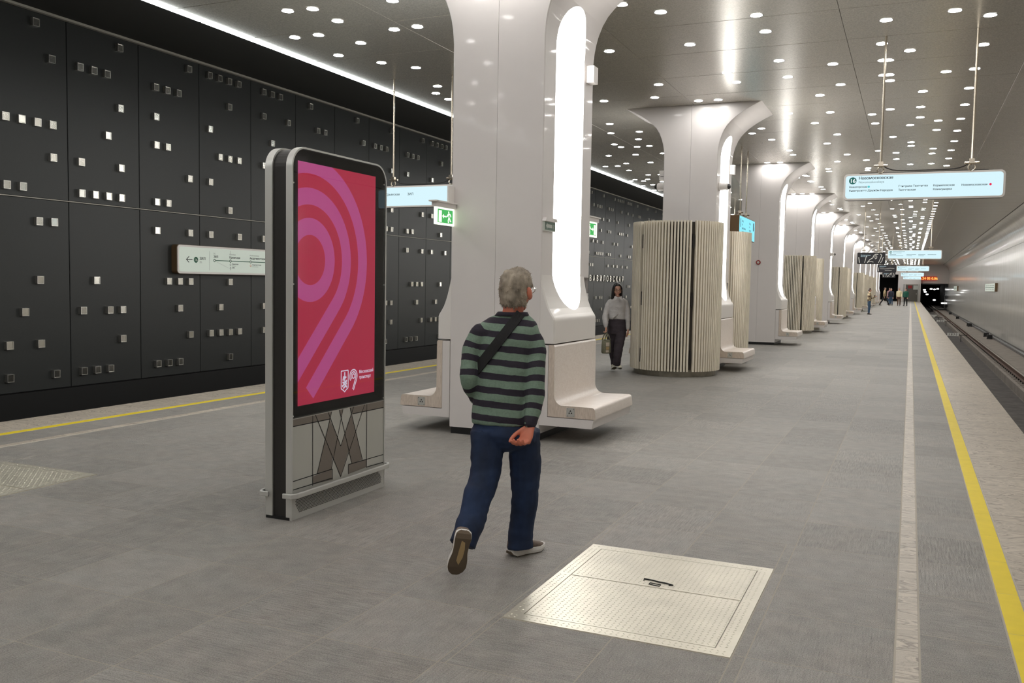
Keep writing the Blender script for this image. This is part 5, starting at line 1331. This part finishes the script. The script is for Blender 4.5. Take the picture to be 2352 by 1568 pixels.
# --- the woman with the felt bag
wo = empty('person', (-4.85, 15.75, 0), 'woman in pale blouse and dark wide trousers carrying a small bag', 'person')
def wp2(u_, v_, d=16.3): return at(1340+u_/6.536, 620+v_/6.536, d)
wf = -turn(-6); wr_ = Vector((wf.y, -wf.x, 0))
def wrow(v_, ul, ur, hd, d=16.4): return (wp2((ul+ur)/2, v_, d), (ur-ul)/2/6.536*d/FPX, hd, wr_, wf)
wt = [wrow(738, 384, 630, .112), wrow(722, 368, 636, .122), wrow(690, 366, 632, .122), wrow(640, 374, 630, .115), wrow(590, 372, 634, .112), wrow(540, 368, 638, .114), wrow(490, 370, 640, .112), wrow(455, 378, 650, .10), wrow(430, 404, 632, .084), wrow(412, 450, 580, .064), wrow(400, 468, 560, .056)]
wal = ([wp2(398, 474, 16.4), wp2(360, 540, 16.38), wp2(338, 620, 16.35), wp2(326, 720, 16.28), wp2(332, 800, 16.22), wp2(336, 848, 16.2)], [.047, .046, .047, .053, .05, .032])
war = ([wp2(632, 474, 16.4), wp2(656, 540, 16.4), wp2(668, 620, 16.38), wp2(668, 720, 16.36), wp2(668, 820, 16.34), wp2(668, 884, 16.32)], [.046, .044, .043, .046, .043, .03])
child(fuse([loft(wt), limb(*wal), limb(*war)], .009, 4, 'blouse', M['blouse'], wrinkle=.006, wscale=9), 'blouse', wo)
wpl = [wrow(960, 376, 640, .115), wrow(900, 368, 645, .13), wrow(840, 372, 640, .125), wrow(780, 378, 634, .115), wrow(725, 384, 628, .105)]
wl1 = ([wp2(445, 930, 16.42), wp2(438, 1060, 16.45), wp2(440, 1180, 16.5), wp2(455, 1310, 16.6), wp2(475, 1425, 16.68)], [.100, .088, .078, .07, .068])
wl2 = ([wp2(560, 930, 16.38), wp2(545, 1060, 16.3), wp2(525, 1180, 16.25), wp2(508, 1310, 16.25), wp2(498, 1425, 16.3)], [.100, .092, .084, .075, .070])
child(fuse([loft(wpl), limb(*wl1, rounded=False), limb(*wl2, rounded=False)], .01, 4, 'trousers', M['slacks'], wrinkle=.007, wscale=7), 'trousers', wo)
whc = wp2(504, 296, 16.38); whf = (wf-Z3*.12).normalized(); whr = Vector((whf.y, -whf.x, 0)).normalized(); whu = whr.cross(whf); ws = 1.0
bv_ = head_vols(whc, whr, whf, whu, ws)+[limb([whc-whu*.06-whf*.02, wp2(512, 410, 16.4), wp2(512, 450, 16.4)], [.046, .048, .055])]
bv_ += [loft([(c, a*.85, b*.84, r, f) for c, a, b, r, f in wt[:-2]]), limb(*skin_r(wal, .7)), limb(*skin_r(war, .7)), loft([(c, a*.85, b*.84, r, f) for c, a, b, r, f in wpl[1:]]), limb(wl1[0][:-1], [q*.75 for q in wl1[1][:-1]], rounded=False), limb(wl2[0][:-1], [q*.75 for q in wl2[1][:-1]], rounded=False)]
bv_ += hand_vols(wp2(337, 862, 16.2), wp2(345, 930, 16.18)-wp2(337, 862, 16.2), -wr_*-.9+wf*.1, wf, .92, (40, 70, 50)) + hand_vols(wp2(668, 893, 16.32), wp2(668, 960, 16.32)-wp2(668, 893, 16.32), wr_, wf, .92, (16, 20, 16))
child(fuse(bv_, .007, 2, 'body', M['skin2']), 'body', wo)
q = Off(wo)
def keep_w(x, y, z):
    if y > .03 and z < .085 and abs(x) < .062: return 0
    if y > .02 and z < -.06: return 0
    return 1
hair_cap(whc+whu*.004, whr, whf, whu, ws, 'hair', M['hair_black'], wo, keep_w, .002, 1.10)
hh = [o for o in wo.children if o.name.startswith('hair')][0]
for sg, ln in ((-1, .37), (1, .35)):
    c0 = whc+whr*(sg*.060*ws); Q = lambda x, y, z: c0+whr*(sg*x)+whf*y+whu*z
    loft([(Q(-.030, .035, .112), .012, .030, whr, whf), (Q(-.008, .040, .085), .018, .046, whr, whf), (Q(.012, .034, .045), .018, .056, whr, whf), (Q(.018, .026, .0), .018, .060, whr, whf), (Q(.018, .020, -.06), .022, .058, whr, whf), (Q(.020, .016, -.12), .026, .054, whr, whf), (Q(.026, .036, -.18), .030, .044, whr, whf), (Q(.020, .070, -.24), .028, .030, whr, whf), (Q(.008, .092, -.30), .020, .020, whr, whf), (Q(-.004, .098, -ln), .008, .008, whr, whf)], 16, 2.2).build('hair_lock', M['hair_black'], hh, smooth=True)
loft([(whc-whf*.03+whu*.06, .066, .050, whr, whf), (whc-whf*.045-whu*.03, .078, .050, whr, whf), (whc-whf*.055-whu*.12, .080, .045, whr, whf), (whc-whf*.085-whu*.20, .085, .035, whr, whf), (whc-whf*.12-whu*.30, .080, .022, whr, whf), (whc-whf*.13-whu*.38, .05, .012, whr, whf)], 18).build('hair_lock', M['hair_black'], hh, smooth=True)
face_bits(wo, whc, whr, whf, whu, ws); glasses(wo, whc, whr, whf, whu, ws, M['brown'], .003)
for sg in (-1, 1):
    p0 = wp2(512, 404, 16.3); MB().add([p0+wr_*(sg*.012)+wf*.07, p0+wr_*(sg*.062)+wf*.045+Z3*.02, p0+wr_*(sg*.088)+wf*.072-Z3*.055, p0+wr_*(sg*.042)+wf*.092-Z3*.05], [(0,1,2,3)]).build('collar', M['blouse'], wo)
for v_ in (480, 530, 580, 630): blob(wp2(490, v_, 16.26), (.007, .004, .007), (wr_, wf, Z3), 8, 6).build('button', M['sole_white'], wo)
MB().tube([wp2(425, 735, 16.26), wp2(450, 700, 16.25), wp2(480, 690, 16.26), wp2(520, 660, 16.28)], [.02, .026, .018, .008], 8).build('waist_knot', M['blouse'], wo, smooth=True)
shoe(wo, (-4.97, 15.93, .02), (-4.86, 15.70, .075), Z3, M['canvas'], M['sole_white'], M['olive'], .95)
shoe(wo, (-5.06, 16.52, .01), (-4.93, 16.30, .004), Z3, M['canvas'], M['sole_white'], M['olive'], .9)
q.done()
bg = empty('handbag', tuple(wp2(338, 1250, 16.18)), 'small sage felt handbag with pale patches hanging from her hand', 'bag')
b0 = Vector(bg.location); r_ = turn(60); f_ = -turn(-30)
hw = .082; Hb = .245
MB().add([tuple(v) for v in loft([(Vector((0,0,0)), hw*.8, .045, r_, f_), (Vector((0,0,.02)), hw, .055, r_, f_), (Vector((0,0,.14)), hw, .05, r_, f_), (Vector((0,0,Hb)), hw*.92, .04, r_, f_)], 20, 4).v], loft([(Vector((0,0,0)), hw*.8, .045, r_, f_), (Vector((0,0,.02)), hw, .055, r_, f_), (Vector((0,0,.14)), hw, .05, r_, f_), (Vector((0,0,Hb)), hw*.92, .04, r_, f_)], 20, 4).f).build('bag_body', M['bag_felt'], bg, smooth=True)
for (x0, x1, z0, z1, nm) in ((-.045, .03, .13, .20, 'bag_pale'), (-.045, .02, .02, .06, 'bag_pale'), (-.04, .025, .07, .12, 'sole_tan')):
    c_ = f_*.058; MB().quad(r_*x0+c_+Z3*z0, r_*x1+c_+Z3*z0, r_*x1+c_+Z3*z1, r_*x0+c_+Z3*z1).build('patch', M[nm], bg)
for sg in (-1, 1):
    MB().tube([r_*(-.06)+f_*(sg*.04)+Z3*(Hb-.01), r_*(-.035)+f_*(sg*.03)+Z3*(Hb+.07), f_*(sg*.012)+Z3*(Hb+.125), r_*(.035)+f_*(sg*.03)+Z3*(Hb+.07), r_*(.06)+f_*(sg*.04)+Z3*(Hb-.01)], .011, 8).build('handle', M['bag_felt'], bg, smooth=True)

# --- small figures far down the platform
def walker(x, y, face, H_, label, top, trou, hair, stride=.0, skin='skin2', arms='down', shoes='black', group=None):
    root = empty('person', (x, y, 0), label, 'person', group); a = math.radians(face); f = Vector((math.sin(a), math.cos(a), 0)); r = Vector((f.y, -f.x, 0)); s = H_/1.74
    P = lambda a_, b_, c_: (r*a_+f*b_+Z3*c_)*s
    R_ = lambda L_: [q*s for q in L_]
    rows = [(P(0, 0, .86), .175*s, .125*s, r, f), (P(0, 0, 1.0), .172*s, .125*s, r, f), (P(0, 0, 1.2), .185*s, .13*s, r, f), (P(0, 0, 1.34), .19*s, .12*s, r, f), (P(0, -.01, 1.43), .15*s, .085*s, r, f), (P(0, -.01, 1.48), .07*s, .06*s, r, f)]
    AL = []
    for sg in (-1, 1):
        if arms == 'phone': AL.append(([P(sg*.2, 0, 1.38), P(sg*.235, -.02, 1.22), P(sg*.22, .04, 1.09), P(sg*.12, .2, 1.10), P(sg*.05, .30, 1.17)], R_([.06, .055, .052, .045, .036])))
        else: AL.append(([P(sg*.2, 0, 1.38), P(sg*.235, -.02-sg*stride*.1, 1.22), P(sg*.245, -sg*stride*.25, 1.08), P(sg*.235, .05-sg*stride*.3, .94), P(sg*.225, .08-sg*stride*.35, .84)], R_([.06, .055, .05, .045, .036])))
    LL = []
    for sg in (-1, 1):
        st = sg*stride
        LL.append(([P(sg*.09, 0, .90), P(sg*.095, st*.25, .66), P(sg*.095, st*.45+.02, .48), P(sg*.09, st*.75, .28), P(sg*.09, st*.95, .09)], R_([.095, .085, .07, .06, .055])))
    child_ = lambda me, nm: link(nm, me, root)
    child_(fuse([loft(rows, 18)]+[limb(*q_, n=10, m=3) for q_ in AL], .02*s, 2, 'top', M[top]), 'top')
    pv = [(P(0, 0, .80), .15*s, .11*s, r, f), (P(0, 0, .9), .17*s, .12*s, r, f), (P(0, 0, .98), .16*s, .11*s, r, f)]
    child_(fuse([loft(pv, 16)]+[limb(*q_, n=10, m=3, rounded=False) for q_ in LL], .02*s, 2, 'trousers', M[trou]), 'trousers')
    c = P(0, .01, 1.62); V = head_vols(c, r, f, Z3, s)+[limb([P(0, -.01, 1.55), P(0, -.01, 1.42)], R_([.052, .056]))]
    V += [loft([(a_, b_*.85, d_*.8, r, f) for a_, b_, d_, _, _ in rows[:-1]], 16)]+[limb(q_[0], [w_*.75 for w_ in q_[1]], n=8, m=3) for q_ in AL+LL]
    for q_ in AL:
        d_ = (q_[0][-1]-q_[0][-2]).normalized(); V += hand_vols(q_[0][-1]+d_*.02, d_, -f if arms != 'phone' else -Z3+f*.2, f, s, (20, 25, 20))
    child_(fuse(V, .011*s, 1, 'body', M[skin]), 'body')
    def kp(x_, y_, z_): return 0 if ((y_ > .04 and z_ < .07) or z_ < -.07 or (y_ > -.01 and z_ < -.02)) else 1
    hair_cap(c, r, f, Z3, s, 'hair', M[hair], root, kp, .004, 1.08)
    for sg in (-1, 1):
        st = sg*stride*.95; h_ = P(sg*.09, st-.08, .0); t_ = P(sg*.095, st+.19, .0); shoe(root, h_, t_, Z3, M[shoes], M['black'], None, 1.0)
    if arms == 'phone':
        p = P(0, .33, 1.20); MB().box(p.x-.04, p.x+.04, p.y-.01, p.y+.01, p.z-.07, p.z+.07).build('phone', M['black'], root)
    return root
walker(-2.33, 60.4, 80, 1.63, 'person in a brown plaid shirt and blue jeans looking at a phone', 'plaid', 'jeans', 'hair_brown', .0, arms='phone')
walker(-2.33, 96.5, 75, 1.76, 'person in open khaki jacket and black trousers striding to the right', 'jacket', 'blackp', 'hair_brown', .42)
walker(-2.0, 102.5, 200, 1.74, 'person in dusty pink top and jeans at the back of the far group', 'pink', 'jeans', 'hair_brown', .15)
walker(-1.75, 97.0, 190, 1.70, 'person in navy jacket and pale jeans in the middle of the far group', 'navy', 'jeans', 'hair_black', .2)
walker(-1.02, 97.2, 185, 1.74, 'person in a cream sweater and brown trousers in the far group', 'cream', 'brownp', 'hair_grey', .1)
walker(-.42, 97.0, 200, 1.70, 'person in a dark green jacket at the right of the far group', 'greenj', 'blackp', 'hair_brown', .12)
